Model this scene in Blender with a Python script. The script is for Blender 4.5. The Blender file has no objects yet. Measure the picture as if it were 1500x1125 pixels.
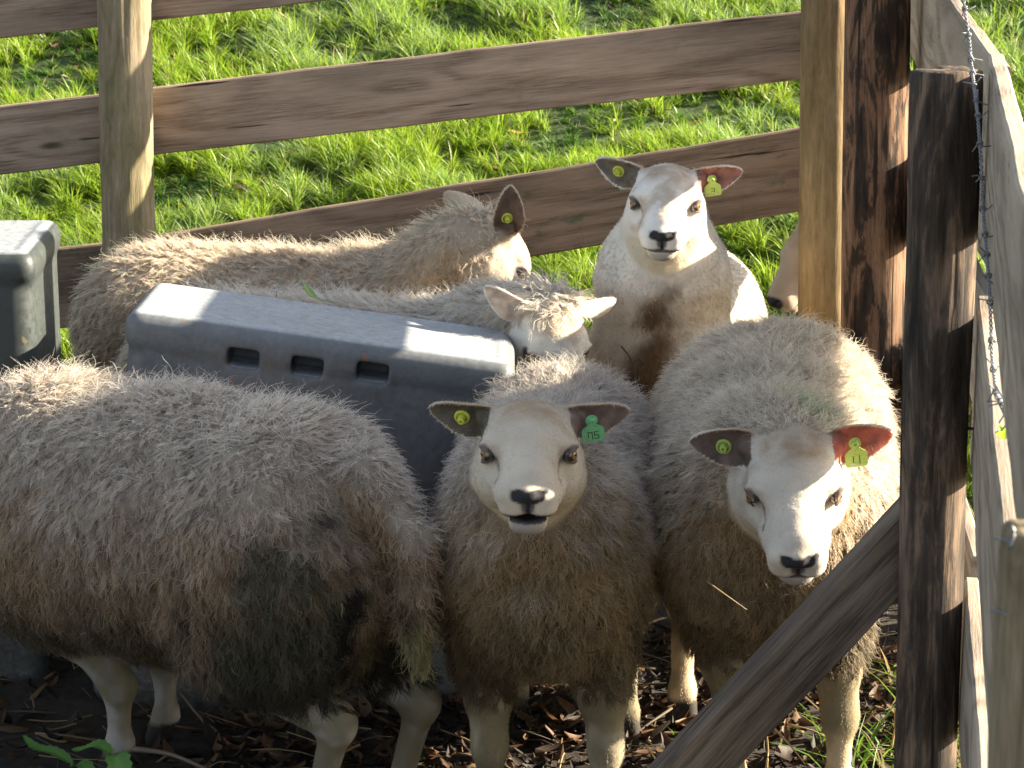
import bpy, math, random
import numpy as np
from mathutils import Vector, Matrix
R = math.radians
random.seed(7)
rng = np.random.default_rng(7)
S = bpy.context.scene

# ---------------------------------------------------------------- camera
CAM_H, PITCH, FPX = 1.727, R(13.0), 3300.0
cam_d = bpy.data.cameras.new('camera')
cam = bpy.data.objects.new('camera', cam_d)
S.collection.objects.link(cam)
cam.location = (0, 0, CAM_H)
cam.rotation_euler = (R(90) - PITCH, 0, 0)
cam_d.sensor_width = 36.0
cam_d.lens = 36.0 * FPX / 1500.0
cam_d.clip_start = 0.1
cam_d.clip_end = 400
cam_d.dof.use_dof = True
cam_d.dof.focus_distance = 4.15
cam_d.dof.aperture_fstop = 18.0
S.camera = cam
S.render.resolution_x, S.render.resolution_y = 1024, 768

# ---------------------------------------------------------------- light
SUN_EL, SUN_AZ = R(23.0), R(9.0)          # azimuth from +x towards +y
world = bpy.data.worlds.new('World')
S.world = world
world.use_nodes = True
wn = world.node_tree.nodes
bg = wn['Background']
sky = wn.new('ShaderNodeTexSky')
sky.sky_type = 'NISHITA'
sky.sun_disc = False
sky.sun_elevation = SUN_EL
sky.sun_rotation = R(90) - SUN_AZ
sky.air_density = 1.0
sky.dust_density = 1.5
hs_ = wn.new('ShaderNodeHueSaturation')          # sky blue toned down for warmer shade
hs_.inputs['Saturation'].default_value = 0.55
world.node_tree.links.new(sky.outputs[0], hs_.inputs['Color'])
world.node_tree.links.new(hs_.outputs[0], bg.inputs[0])
bg.inputs[1].default_value = 0.060
sun_d = bpy.data.lights.new('sun', 'SUN')
sun_d.energy = 5.0
sun_d.angle = R(0.55)
sun_d.color = (1.0, 0.87, 0.66)
sun = bpy.data.objects.new('sun', sun_d)
S.collection.objects.link(sun)
sdir = Vector((math.cos(SUN_AZ) * math.cos(SUN_EL), math.sin(SUN_AZ) * math.cos(SUN_EL), math.sin(SUN_EL)))
sun.rotation_euler = sdir.to_track_quat('Z', 'Y').to_euler()
sun.location = (8, 4, 6)
S.view_settings.view_transform = 'Standard'
S.view_settings.look = 'None'
S.view_settings.exposure = 2.26
S.view_settings.gamma = 1.0
S.cycles.max_bounces = 8
S.cycles.transparent_max_bounces = 8
S.cycles.use_denoising = True

# ---------------------------------------------------------------- helpers
C = S.collection

def P(u, v, D):
    """world point at ground distance D seen in the photograph at (u, v)"""
    a = PITCH + math.atan2(v - 562.5, FPX)
    y = D
    z = CAM_H - D * math.tan(a)
    depth = D * math.cos(PITCH) + (CAM_H - z) * math.sin(PITCH)
    return Vector(((u - 750.0) / FPX * depth, y, z))

def tag(o, label=None, cat=None, group=None, kind=None):
    if label: o['label'] = label
    if cat: o['category'] = cat
    if group: o['group'] = group
    if kind: o['kind'] = kind
    return o

def empty(name, loc=(0, 0, 0), rz=0.0):
    o = bpy.data.objects.new(name, None)
    o.empty_display_size = 0.1
    o.location = loc
    o.rotation_euler = (0, 0, rz)
    C.objects.link(o)
    return o

def mesh_obj(name, V, F, mat, parent=None, smooth=True, cols=None, attrs=None):
    me = bpy.data.meshes.new(name)
    V = np.asarray(V, dtype=np.float32)
    if isinstance(F, np.ndarray):
        n, k = F.shape
        me.vertices.add(len(V))
        me.vertices.foreach_set('co', V.ravel())
        me.loops.add(n * k)
        me.loops.foreach_set('vertex_index', F.astype(np.int32).ravel())
        me.polygons.add(n)
        me.polygons.foreach_set('loop_start', np.arange(0, n * k, k, dtype=np.int32))
        me.update(calc_edges=True)
    else:
        me.from_pydata([tuple(map(float, v)) for v in V], [], F)
    if smooth:
        me.polygons.foreach_set('use_smooth', np.ones(len(me.polygons), dtype=bool))
    if cols is not None:
        a = me.color_attributes.new('Col', 'FLOAT_COLOR', 'POINT')
        c = np.ones((len(V), 4), dtype=np.float32)
        c[:, :3] = cols
        a.data.foreach_set('color', c.ravel())
    for k_, v_ in (attrs or {}).items():
        a = me.attributes.new(k_, 'FLOAT', 'POINT')
        a.data.foreach_set('value', np.asarray(v_, dtype=np.float32))
    me.materials.append(mat)
    me.validate()
    o = bpy.data.objects.new(name, me)
    C.objects.link(o)
    if parent: o.parent = parent
    return o

def hash3(i, j, k, seed):
    n = (i.astype(np.int64) * 374761393 + j.astype(np.int64) * 668265263 + k.astype(np.int64) * 2147483647 + seed * 1274126177) & 0xffffffff
    n = ((n ^ (n >> 13)) * 1274126177) & 0xffffffff
    return ((n ^ (n >> 16)) & 0xffff) / 65535.0

def vnoise(Pn, scale, seed=0):
    """value noise in 0..1 at points (N,3)"""
    q = np.asarray(Pn) * scale + 1000.0
    i = np.floor(q).astype(np.int64)
    f = q - i
    f = f * f * (3 - 2 * f)
    r = 0
    for dx in (0, 1):
        for dy in (0, 1):
            for dz in (0, 1):
                w = (f[:, 0] if dx else 1 - f[:, 0]) * (f[:, 1] if dy else 1 - f[:, 1]) * (f[:, 2] if dz else 1 - f[:, 2])
                r = r + w * hash3(i[:, 0] + dx, i[:, 1] + dy, i[:, 2] + dz, seed)
    return r

def fbm(Pn, scale, seed=0, oct=3):
    r, a, t = 0, 1.0, 0
    for o_ in range(oct):
        r = r + a * vnoise(Pn, scale * 2 ** o_, seed + o_ * 17)
        t += a
        a *= 0.5
    return r / t

def sstep(a, b, x):
    t = np.clip((x - a) / (b - a), 0, 1)
    return t * t * (3 - 2 * t)

def lerp(a, b, t):
    return a + (b - a) * t

def gz(x, y):
    """terrain height"""
    x = np.asarray(x, float); y = np.asarray(y, float)
    z = 0.09 * sstep(4.3, 5.7, y)
    z = z + 0.25 * (np.clip(y, 5.7, 15.0) - 5.7)
    z = z + 0.03 * (np.sin(x * 1.3 + 0.7) * np.sin(y * 1.1)) * sstep(5.6, 7.5, y)
    z = z + 0.012 * np.sin(x * 9 + 1.0) * np.sin(y * 8.0 + 0.4) * sstep(5.4, 6, y)
    return z

# ---------------------------------------------------------------- materials
def new_mat(name):
    m = bpy.data.materials.new(name)
    m.use_nodes = True
    nt = m.node_tree
    b = nt.nodes['Principled BSDF']
    return m, nt, b

def N(nt, typ, **kw):
    n = nt.nodes.new(typ)
    for k, v in kw.items():
        if k in n.inputs.keys():
            n.inputs[k].default_value = v
        else:
            setattr(n, k, v)
    return n

def ramp(nt, stops, interp='LINEAR'):
    r = nt.nodes.new('ShaderNodeValToRGB')
    e = r.color_ramp.elements
    r.color_ramp.interpolation = interp
    while len(e) > len(stops): e.remove(e[-1])
    while len(e) < len(stops): e.new(0.5)
    for i, (p, c) in enumerate(stops):
        e[i].position = p
        e[i].color = (c[0], c[1], c[2], 1) if hasattr(c, '__len__') else (c, c, c, 1)
    return r

def mixc(nt, fac, a, b, blend='MIX'):
    m = nt.nodes.new('ShaderNodeMix')
    m.data_type = 'RGBA'
    m.blend_type = blend
    L = nt.links
    for sock, v in ((m.inputs[0], fac), (m.inputs[6], a), (m.inputs[7], b)):
        if isinstance(v, bpy.types.NodeSocket): L.new(v, sock)
        elif hasattr(v, '__len__'): sock.default_value = (v[0], v[1], v[2], 1)
        else: sock.default_value = v
    return m.outputs[2]

def coords(nt, scale=(1, 1, 1), loc=(0, 0, 0), rnd=True):
    tc = nt.nodes.new('ShaderNodeTexCoord')
    mp = nt.nodes.new('ShaderNodeMapping')
    mp.inputs['Scale'].default_value = scale
    if rnd:
        oi = nt.nodes.new('ShaderNodeObjectInfo')
        mu = nt.nodes.new('ShaderNodeVectorMath'); mu.operation = 'SCALE'
        cx = nt.nodes.new('ShaderNodeCombineXYZ')
        nt.links.new(oi.outputs['Random'], cx.inputs[0]); nt.links.new(oi.outputs['Random'], cx.inputs[1]); nt.links.new(oi.outputs['Random'], cx.inputs[2])
        nt.links.new(cx.outputs[0], mu.inputs[0]); mu.inputs['Scale'].default_value = 37.0
        nt.links.new(mu.outputs[0], mp.inputs['Location'])
    nt.links.new(tc.outputs['Object'], mp.inputs['Vector'])
    return mp.outputs[0]

def noise(nt, vec, scale, detail=4, rough=0.55, dist=0.0):
    n = nt.nodes.new('ShaderNodeTexNoise')
    n.inputs['Scale'].default_value = scale
    n.inputs['Detail'].default_value = detail
    n.inputs['Roughness'].default_value = rough
    n.inputs['Distortion'].default_value = dist
    if vec is not None: nt.links.new(vec, n.inputs['Vector'])
    return n.outputs[0]

def bump(nt, h, strength, dist, bsdf):
    b = nt.nodes.new('ShaderNodeBump')
    b.inputs['Strength'].default_value = strength
    b.inputs['Distance'].default_value = dist
    nt.links.new(h, b.inputs['Height'])
    nt.links.new(b.outputs[0], bsdf.inputs['Normal'])

def wood_board(name, dark, mid, light, algae=0.0, bumps=0.6):
    """boards with the grain along local x"""
    m, nt, b = new_mat(name)
    L = nt.links
    v = coords(nt, (1.1, 7.0, 6.0))
    # knots bend the grain
    kv = coords(nt, (1.6, 1.0, 5.2))
    vo = nt.nodes.new('ShaderNodeTexVoronoi'); vo.inputs['Scale'].default_value = 1.0
    vo.inputs['Randomness'].default_value = 0.9
    L.new(kv, vo.inputs['Vector'])
    kn = ramp(nt, [(0.0, 1.0), (0.22, 0.0)]); L.new(vo.outputs['Distance'], kn.inputs[0])
    n1 = noise(nt, v, 1.0, 2, 0.4)
    ad = nt.nodes.new('ShaderNodeMath'); ad.operation = 'MULTIPLY_ADD'; ad.inputs[1].default_value = 1.7
    L.new(n1, ad.inputs[0])
    mk = nt.nodes.new('ShaderNodeMath'); mk.operation = 'MULTIPLY'; mk.inputs[1].default_value = 0.22
    L.new(kn.outputs[0], mk.inputs[0]); L.new(mk.outputs[0], ad.inputs[2])
    sep = nt.nodes.new('ShaderNodeSeparateXYZ'); L.new(v, sep.inputs[0])
    a2 = nt.nodes.new('ShaderNodeMath'); a2.operation = 'ADD'
    zz = nt.nodes.new('ShaderNodeMath'); zz.operation = 'MULTIPLY'; zz.inputs[1].default_value = 0.35
    L.new(sep.outputs[2], zz.inputs[0])
    L.new(ad.outputs[0], a2.inputs[0]); L.new(zz.outputs[0], a2.inputs[1])
    fr = nt.nodes.new('ShaderNodeMath'); fr.operation = 'MULTIPLY'; fr.inputs[1].default_value = 26.0
    L.new(a2.outputs[0], fr.inputs[0])
    si = nt.nodes.new('ShaderNodeMath'); si.operation = 'SINE'; L.new(fr.outputs[0], si.inputs[0])
    rings = ramp(nt, [(0.0, 0.0), (0.55, 0.75), (0.9, 1.0)])
    mr = nt.nodes.new('ShaderNodeMapRange'); mr.inputs[1].default_value = -1; mr.inputs[2].default_value = 1
    L.new(si.outputs[0], mr.inputs[0]); L.new(mr.outputs[0], rings.inputs[0])
    fine = noise(nt, coords(nt, (11.0, 330, 300)), 1.0, 4, 0.7)
    big = noise(nt, coords(nt, (1.2, 4, 4)), 1.5, 4, 0.6)
    c1 = mixc(nt, rings.outputs[0], dark, mid)
    fr2 = ramp(nt, [(0.35, 0.0), (0.7, 1.0)]); L.new(fine, fr2.inputs[0])
    c2 = mixc(nt, fr2.outputs[0], c1, light)
    c2b = mixc(nt, 0.65, c1, c2)
    bg_ = ramp(nt, [(0.3, 0.62), (0.7, 1.15)]); L.new(big, bg_.inputs[0])
    c3 = mixc(nt, 1.0, c2b, bg_.outputs[0], 'MULTIPLY')
    kc = ramp(nt, [(0.0, 1.0), (0.05, 0.85), (0.075, 0.0)]); L.new(vo.outputs['Distance'], kc.inputs[0])
    c4 = mixc(nt, kc.outputs[0], c3, (dark[0] * 0.35, dark[1] * 0.33, dark[2] * 0.3))
    # black cracks
    cr = noise(nt, coords(nt, (3.2, 90, 70)), 1.0, 2, 0.6)
    crr = ramp(nt, [(0.66, 0.0), (0.72, 1.0)]); L.new(cr, crr.inputs[0])
    c5 = mixc(nt, crr.outputs[0], c4, (dark[0] * 0.25, dark[1] * 0.25, dark[2] * 0.25))
    if algae > 0:
        al = noise(nt, coords(nt, (9, 9, 16)), 1.0, 5, 0.7)
        ar = ramp(nt, [(0.56, 0.0), (0.68, algae)]); L.new(al, ar.inputs[0])
        c5 = mixc(nt, ar.outputs[0], c5, (0.07, 0.10, 0.055))
    L.new(c5, b.inputs['Base Color'])
    b.inputs['Roughness'].default_value = 0.8
    b.inputs['Specular IOR Level'].default_value = 0.25
    hh = mixc(nt, 0.5, rings.outputs[0], fine)
    h2 = mixc(nt, crr.outputs[0], hh, (0, 0, 0))
    bump(nt, h2, bumps, 0.004, b)
    return m

def wood_round(name, stops, streak=(34, 34, 1.6), green=0.0, bumps=0.8):
    m, nt, b = new_mat(name)
    L = nt.links
    n1 = noise(nt, coords(nt, (streak[0] * .6, streak[1] * .6, streak[2] * 2.6)), 1.0, 7, 0.68, 0.5)
    rr = ramp(nt, stops); L.new(n1, rr.inputs[0])
    f = noise(nt, coords(nt, (streak[0] * 5, streak[1] * 5, streak[2] * 6)), 1.0, 5, 0.7)
    fr = ramp(nt, [(0.3, 0.55), (0.7, 1.25)]); L.new(f, fr.inputs[0])
    c = mixc(nt, 1.0, rr.outputs[0], fr.outputs[0], 'MULTIPLY')
    ck = noise(nt, coords(nt, (streak[0] * 2.0, streak[1] * 2.0, streak[2] * .9)), 1.0, 1, 0.5)
    cr = ramp(nt, [(0.70, 0.0), (0.74, 1.0)]); L.new(ck, cr.inputs[0])
    c = mixc(nt, cr.outputs[0], c, (0.02, 0.015, 0.01))
    if green:
        g = noise(nt, coords(nt, (7, 7, 3)), 1.0, 5, 0.65)
        gr = ramp(nt, [(0.42, 0.0), (0.68, green)]); L.new(g, gr.inputs[0])
        c = mixc(nt, gr.outputs[0], c, (0.16, 0.17, 0.055))
    L.new(c, b.inputs['Base Color'])
    b.inputs['Roughness'].default_value = 0.85
    b.inputs['Specular IOR Level'].default_value = 0.2
    h = mixc(nt, cr.outputs[0], f, (0, 0, 0))
    h = mixc(nt, 0.4, h, n1)
    bump(nt, h, bumps, 0.005, b)
    return m

M_BOARD = wood_board('weathered_brown_board', (0.18, 0.115, 0.078), (0.33, 0.235, 0.168), (0.50, 0.40, 0.31), 0.25)
M_BOARD_DARK = wood_board('mossy_brown_board', (0.135, 0.085, 0.056), (0.27, 0.185, 0.128), (0.42, 0.32, 0.24), 0.75)
M_BOARD_GREY = wood_board('silver_grey_board', (0.18, 0.135, 0.095), (0.36, 0.295, 0.225), (0.50, 0.435, 0.36), 0.0, 0.6)
M_BRACE = wood_board('dark_brace_board', (0.060, 0.042, 0.029), (0.18, 0.138, 0.105), (0.33, 0.27, 0.215), 0.0, 0.9)
M_POST_PALE = wood_round('pale_round_post', [(0.3, (0.11, 0.08, 0.045)), (0.45, (0.24, 0.19, 0.12)), (0.75, (0.36, 0.30, 0.21))], streak=(17, 17, 1.6), green=0.3)
M_POST_TAN = wood_round('tan_round_post', [(0.32, (0.07, 0.042, 0.02)), (0.44, (0.19, 0.125, 0.065)), (0.72, (0.31, 0.22, 0.13))], streak=(15, 15, 1.5), green=0.2)
M_POST_BARK = wood_round('bark_patched_post', [(0.34, (0.018, 0.014, 0.012)), (0.46, (0.050, 0.034, 0.025)), (0.50, (0.16, 0.09, 0.055)), (0.70, (0.30, 0.19, 0.12))])
M_POST_BLACK = wood_round('blackened_post', [(0.36, (0.028, 0.024, 0.021)), (0.50, (0.075, 0.058, 0.046)), (0.56, (0.17, 0.12, 0.085)), (0.74, (0.30, 0.22, 0.16))])
M_STAKE = wood_round('mossy_stake', [(0.3, (0.10, 0.078, 0.048)), (0.48, (0.24, 0.195, 0.125)), (0.75, (0.38, 0.32, 0.24))], green=0.06)

def simple(name, col, rough=0.6, spec=0.4, metal=0.0, nscale=None, namt=0.2):
    m, nt, b = new_mat(name)
    b.inputs['Base Color'].default_value = (*col, 1)
    b.inputs['Roughness'].default_value = rough
    b.inputs['Specular IOR Level'].default_value = spec
    b.inputs['Metallic'].default_value = metal
    if nscale:
        n = noise(nt, coords(nt, (1, 1, 1)), nscale, 4, 0.6)
        r = ramp(nt, [(0.3, tuple(c * (1 - namt) for c in col)), (0.7, tuple(min(1, c * (1 + namt)) for c in col))])
        nt.links.new(n, r.inputs[0]); nt.links.new(r.outputs[0], b.inputs['Base Color'])
        bump(nt, n, 0.25, 0.002, b)
    return m

M_WIRE = simple('galvanised_wire', (0.20, 0.215, 0.235), 0.55, 0.4, 0.5, 60, 0.3)
M_NAIL = simple('rusty_nail', (0.05, 0.035, 0.03), 0.6, 0.4, 0.6)
M_TAG_Y = simple('yellow_tag_plastic', (0.62, 0.66, 0.09), 0.45, 0.4, 0, 200, 0.12)
M_TAG_G = simple('green_tag_plastic', (0.22, 0.62, 0.30), 0.45, 0.4, 0, 200, 0.15)
M_TAG_L = simple('lime_tag_plastic', (0.42, 0.55, 0.13), 0.45, 0.4, 0, 200, 0.15)
M_TAG_INK = simple('tag_ink', (0.02, 0.08, 0.03), 0.7, 0.2)

def colmat(name, rough, translucent=0.0, spec=0.25, sss=0.0, bumpn=None):
    m, nt, b = new_mat(name)
    a = nt.nodes.new('ShaderNodeAttribute'); a.attribute_name = 'Col'
    nt.links.new(a.outputs['Color'], b.inputs['Base Color'])
    b.inputs['Roughness'].default_value = rough
    b.inputs['Specular IOR Level'].default_value = spec
    if sss:
        b.inputs['Subsurface Weight'].default_value = sss
        b.inputs['Subsurface Radius'].default_value = (1.0, 0.35, 0.22)
        b.inputs['Subsurface Scale'].default_value = 0.012
    if bumpn:
        bump(nt, noise(nt, coords(nt, rnd=False), bumpn, 4, 0.6), 0.35, 0.002, b)
    if translucent:
        t = nt.nodes.new('ShaderNodeBsdfTranslucent')
        nt.links.new(a.outputs['Color'], t.inputs['Color'])
        mx = nt.nodes.new('ShaderNodeMixShader'); mx.inputs[0].default_value = translucent
        nt.links.new(b.outputs[0], mx.inputs[1]); nt.links.new(t.outputs[0], mx.inputs[2])
        nt.links.new(mx.outputs[0], nt.nodes['Material Output'].inputs[0])
    return m

M_SKIN = colmat('sheep_skin', 0.75, 0, 0.2, 0.25, 260)
M_GRASS = colmat('grass_blades', 0.42, 0.5, 0.45)
M_LEAF = colmat('dry_leaves', 0.6, 0.35, 0.35)
M_LEAFG = colmat('fresh_green_leaf', 0.5, 0.35, 0.4)
M_STRAW = colmat('straw_and_twigs', 0.6, 0.15, 0.35)

def wool_mat():
    m, nt, b = new_mat('wool')
    a = nt.nodes.new('ShaderNodeAttribute'); a.attribute_name = 'Col'
    d = nt.nodes.new('ShaderNodeBsdfDiffuse'); d.inputs['Roughness'].default_value = 0.5
    t = nt.nodes.new('ShaderNodeBsdfTranslucent')
    h = nt.nodes.new('ShaderNodeBsdfHairPrincipled')
    h.parametrization = 'COLOR'
    h.inputs['Roughness'].default_value = 0.55
    h.inputs['Radial Roughness'].default_value = 0.7
    for n, i in ((d, 0), (t, 0), (h, 0)):
        nt.links.new(a.outputs['Color'], n.inputs[0])
    m1 = nt.nodes.new('ShaderNodeMixShader'); m1.inputs[0].default_value = 0.35
    nt.links.new(d.outputs[0], m1.inputs[1]); nt.links.new(t.outputs[0], m1.inputs[2])
    m2 = nt.nodes.new('ShaderNodeMixShader'); m2.inputs[0].default_value = 0.35
    nt.links.new(m1.outputs[0], m2.inputs[1]); nt.links.new(h.outputs[0], m2.inputs[2])
    nt.links.new(m2.outputs[0], nt.nodes['Material Output'].inputs[0])
    return m
M_WOOL = wool_mat()

def eye_mat():
    m, nt, b = new_mat('amber_eye')
    L = nt.links
    tc = nt.nodes.new('ShaderNodeTexCoord')
    sp = nt.nodes.new('ShaderNodeSeparateXYZ'); L.new(tc.outputs['Object'], sp.inputs[0])
    # local +z of the eyeball looks out of the head; x is horizontal
    def mth(op, a, bb):
        n = nt.nodes.new('ShaderNodeMath'); n.operation = op
        for i, v in enumerate((a, bb)):
            if isinstance(v, bpy.types.NodeSocket): L.new(v, n.inputs[i])
            else: n.inputs[i].default_value = v
        return n.outputs[0]
    r2 = mth('ADD', mth('POWER', sp.outputs[0], 2), mth('POWER', sp.outputs[1], 2))
    r = mth('SQRT', r2, 0)
    iris = ramp(nt, [(0.0, 1.0), (0.60, 1.0), (0.66, 0.0)]); L.new(r, iris.inputs[0])
    px = mth('POWER', mth('DIVIDE', sp.outputs[0], 0.42), 2); py = mth('POWER', mth('DIVIDE', sp.outputs[1], 0.15), 2)
    pu = ramp(nt, [(0.9, 1.0), (1.0, 0.0)]); L.new(mth('ADD', px, py), pu.inputs[0])
    c = mixc(nt, iris.outputs[0], (0.05, 0.035, 0.025), (0.34, 0.19, 0.045))
    c = mixc(nt, pu.outputs[0], c, (0.004, 0.004, 0.004))
    L.new(c, b.inputs['Base Color'])
    b.inputs['Roughness'].default_value = 0.08
    b.inputs['Coat Weight'].default_value = 0.5
    return m
M_EYE = eye_mat()

# ---------------------------------------------------------------- implicit surfaces
def axis(lo, hi, flo, fhi, fine, coarse):
    a = list(np.arange(flo, lo - coarse, -coarse))[::-1]
    b = list(np.arange(flo + fine, fhi, fine))
    c = list(np.arange((b[-1] if b else flo) + coarse, hi + coarse, coarse))
    return np.array(a + b + c)

class Field:
    def __init__(self, xs, ys, zs):
        self.ax = (xs, ys, zs)
        self.D = np.full((len(xs), len(ys), len(zs)), 0.5, dtype=np.float32)
    def sub(self, lo, hi):
        sl = []
        for a, l, h in zip(self.ax, lo, hi):
            i0 = max(0, np.searchsorted(a, l) - 1); i1 = min(len(a), np.searchsorted(a, h) + 1)
            if i1 <= i0: return None
            sl.append(slice(i0, i1))
        return tuple(sl)
    def apply(self, fn, lo, hi, k=0.02, op='u', frame=None):
        """fn works in frame coordinates; lo, hi are a box in frame coordinates"""
        m = k + 0.03
        lo = np.array(lo) - m; hi = np.array(hi) + m
        if frame is not None:
            cs = np.array([[x, y, z] for x in (lo[0], hi[0]) for y in (lo[1], hi[1]) for z in (lo[2], hi[2])])
            Rm, o = frame
            cs = cs @ Rm.T + o
            wlo, whi = cs.min(0), cs.max(0)
        else: wlo, whi = lo, hi
        s = self.sub(wlo, whi)
        if s is None: return
        X = self.ax[0][s[0]].astype(np.float32)[:, None, None]
        Y = self.ax[1][s[1]].astype(np.float32)[None, :, None]
        Z = self.ax[2][s[2]].astype(np.float32)[None, None, :]
        if frame is not None:
            Rm, o = frame
            X, Y, Z = X - np.float32(o[0]), Y - np.float32(o[1]), Z - np.float32(o[2])
            X, Y, Z = [np.float32(Rm[0, i]) * X + np.float32(Rm[1, i]) * Y + np.float32(Rm[2, i]) * Z for i in range(3)]
        d = fn(X, Y, Z)
        cur = self.D[s]
        if op == 'u':
            h = np.clip(0.5 + 0.5 * (cur - d) / k, 0, 1)
            self.D[s] = cur * (1 - h) + d * h - k * h * (1 - h)
        else:
            h = np.clip(0.5 - 0.5 * (cur + d) / k, 0, 1)
            self.D[s] = cur * (1 - h) - d * h + k * h * (1 - h)
    def ell(self, c, r, k=0.02, op='u', frame=None, rot=None):
        c = np.array(c, float); r = np.array(r, float)
        if rot is not None:                      # own rotation inside the frame
            Rm, o = frame if frame is not None else (np.eye(3), np.zeros(3))
            frame = (Rm @ rot, Rm @ c + o); c = np.zeros(3)
        def fn(X, Y, Z):
            x, y, z = (X - c[0]), (Y - c[1]), (Z - c[2])
            k0 = np.sqrt((x / r[0]) ** 2 + (y / r[1]) ** 2 + (z / r[2]) ** 2) + 1e-6
            k1 = np.sqrt((x / r[0] ** 2) ** 2 + (y / r[1] ** 2) ** 2 + (z / r[2] ** 2) ** 2) + 1e-6
            return (k0 * (k0 - 1) / k1).astype(np.float32)
        self.apply(fn, c - r, c + r, k, op, frame)
    def cone(self, a, b, ra, rb, k=0.02, op='u', frame=None):
        a = np.array(a, float); b = np.array(b, float); ba = b - a; L2 = ba @ ba
        rm = max(ra, rb)
        def fn(X, Y, Z):
            x, y, z = X - a[0], Y - a[1], Z - a[2]
            t = np.clip((x * ba[0] + y * ba[1] + z * ba[2]) / L2, 0, 1)
            return (np.sqrt((x - t * ba[0]) ** 2 + (y - t * ba[1]) ** 2 + (z - t * ba[2]) ** 2) - (ra + (rb - ra) * t)).astype(np.float32)
        self.apply(fn, np.minimum(a, b) - rm, np.maximum(a, b) + rm, k, op, frame)
    def box(self, c, h, rad, k=0.004, op='u', frame=None):
        c = np.array(c, float); h = np.array(h, float)
        def fn(X, Y, Z):
            x, y, z = np.abs(X - c[0]) - h[0] + rad, np.abs(Y - c[1]) - h[1] + rad, np.abs(Z - c[2]) - h[2] + rad
            o = np.sqrt(np.maximum(x, 0) ** 2 + np.maximum(y, 0) ** 2 + np.maximum(z, 0) ** 2)
            return (o + np.minimum(np.maximum(x, np.maximum(y, z)), 0) - rad).astype(np.float32)
        self.apply(fn, c - h, c + h, k, op, frame)
    def mesh(self):
        D = self.D; xs, ys, zs = self.ax
        neg = D < 0
        nx, ny, nz = D.shape
        cnt = np.zeros((nx - 1, ny - 1, nz - 1), np.int8)
        for i in (0, 1):
            for j in (0, 1):
                for k in (0, 1):
                    cnt += neg[i:nx - 1 + i, j:ny - 1 + j, k:nz - 1 + k]
        act = (cnt > 0) & (cnt < 8)
        I, J, K = np.nonzero(act)
        idx = np.full(act.shape, -1, np.int64); idx[I, J, K] = np.arange(len(I))
        acc = np.zeros((len(I), 3)); w = np.zeros(len(I))
        ax = [xs, ys, zs]
        base = np.stack([I, J, K], 1)
        for a in range(3):
            b, c = [q for q in range(3) if q != a]
            for db in (0, 1):
                for dc in (0, 1):
                    o0 = base.copy(); o0[:, b] += db; o0[:, c] += dc
                    o1 = o0.copy(); o1[:, a] += 1
                    v0 = D[o0[:, 0], o0[:, 1], o0[:, 2]]; v1 = D[o1[:, 0], o1[:, 1], o1[:, 2]]
                    m = (v0 < 0) != (v1 < 0)
                    t = np.where(m, v0 / np.where(m, v0 - v1, 1), 0)
                    p = np.stack([ax[q][o0[:, q]] for q in range(3)], 1)
                    p[:, a] += t * (ax[a][o1[:, a]] - ax[a][o0[:, a]])
                    acc[m] += p[m]; w[m] += 1
        V = acc / w[:, None]
        F = []
        for a in range(3):
            b, c = (a + 1) % 3, (a + 2) % 3
            s0 = [slice(None)] * 3; s1 = [slice(None)] * 3
            s0[a] = slice(0, -1); s1[a] = slice(1, None)
            n0, n1 = neg[tuple(s0)], neg[tuple(s1)]
            E = np.nonzero(n0 != n1)
            E = np.stack(E, 1)
            ok = (E[:, b] > 0) & (E[:, c] > 0) & (E[:, b] < D.shape[b] - 1) & (E[:, c] < D.shape[c] - 1)
            E = E[ok]
            flip = n0[E[:, 0], E[:, 1], E[:, 2]]
            q = []
            for db, dc in ((1, 1), (0, 1), (0, 0), (1, 0)):
                e = E.copy(); e[:, b] -= db; e[:, c] -= dc
                q.append(idx[e[:, 0], e[:, 1], e[:, 2]])
            q = np.stack(q, 1)
            q[~flip] = q[~flip][:, ::-1]
            F.append(q)
        F = np.concatenate(F)
        F = F[(F >= 0).all(1)]
        return V, F

def relax(V, F, it=2, w=0.5):
    n = len(V)
    for _ in range(it):
        acc = np.zeros((n, 3)); cn = np.zeros(n)
        for i in range(4):
            for j in ((i + 1) % 4, (i + 3) % 4):
                for q in range(3):
                    acc[:, q] += np.bincount(F[:, i], weights=V[F[:, j], q], minlength=n)
                cn += np.bincount(F[:, i], minlength=n)
        V = V * (1 - w) + w * acc / np.maximum(cn, 1)[:, None]
    return V

def vnormals(V, F):
    a = V[F[:, 2]] - V[F[:, 0]]; b = V[F[:, 3]] - V[F[:, 1]]
    fn = np.cross(a, b)
    n = np.zeros_like(V)
    for i in range(4):
        for q in range(3):
            n[:, q] += np.bincount(F[:, i], weights=fn[:, q], minlength=len(V))
    area = 0.5 * np.linalg.norm(fn, axis=1)
    n /= np.linalg.norm(n, axis=1)[:, None] + 1e-12
    return n, area

def sample(V, F, Nn, area, wgt, count):
    p = area * wgt
    fi = rng.choice(len(F), count, p=p / p.sum())
    s, t = rng.random(count)[:, None], rng.random(count)[:, None]
    q = F[fi]
    def bl(A):
        return (A[q[:, 0]] * (1 - s) + A[q[:, 1]] * s) * (1 - t) + (A[q[:, 3]] * (1 - s) + A[q[:, 2]] * s) * t
    n = bl(Nn); n /= np.linalg.norm(n, axis=1)[:, None] + 1e-12
    return bl(V), n

def nrm(v):
    return v / (np.linalg.norm(v, axis=-1, keepdims=True) + 1e-12)


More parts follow.
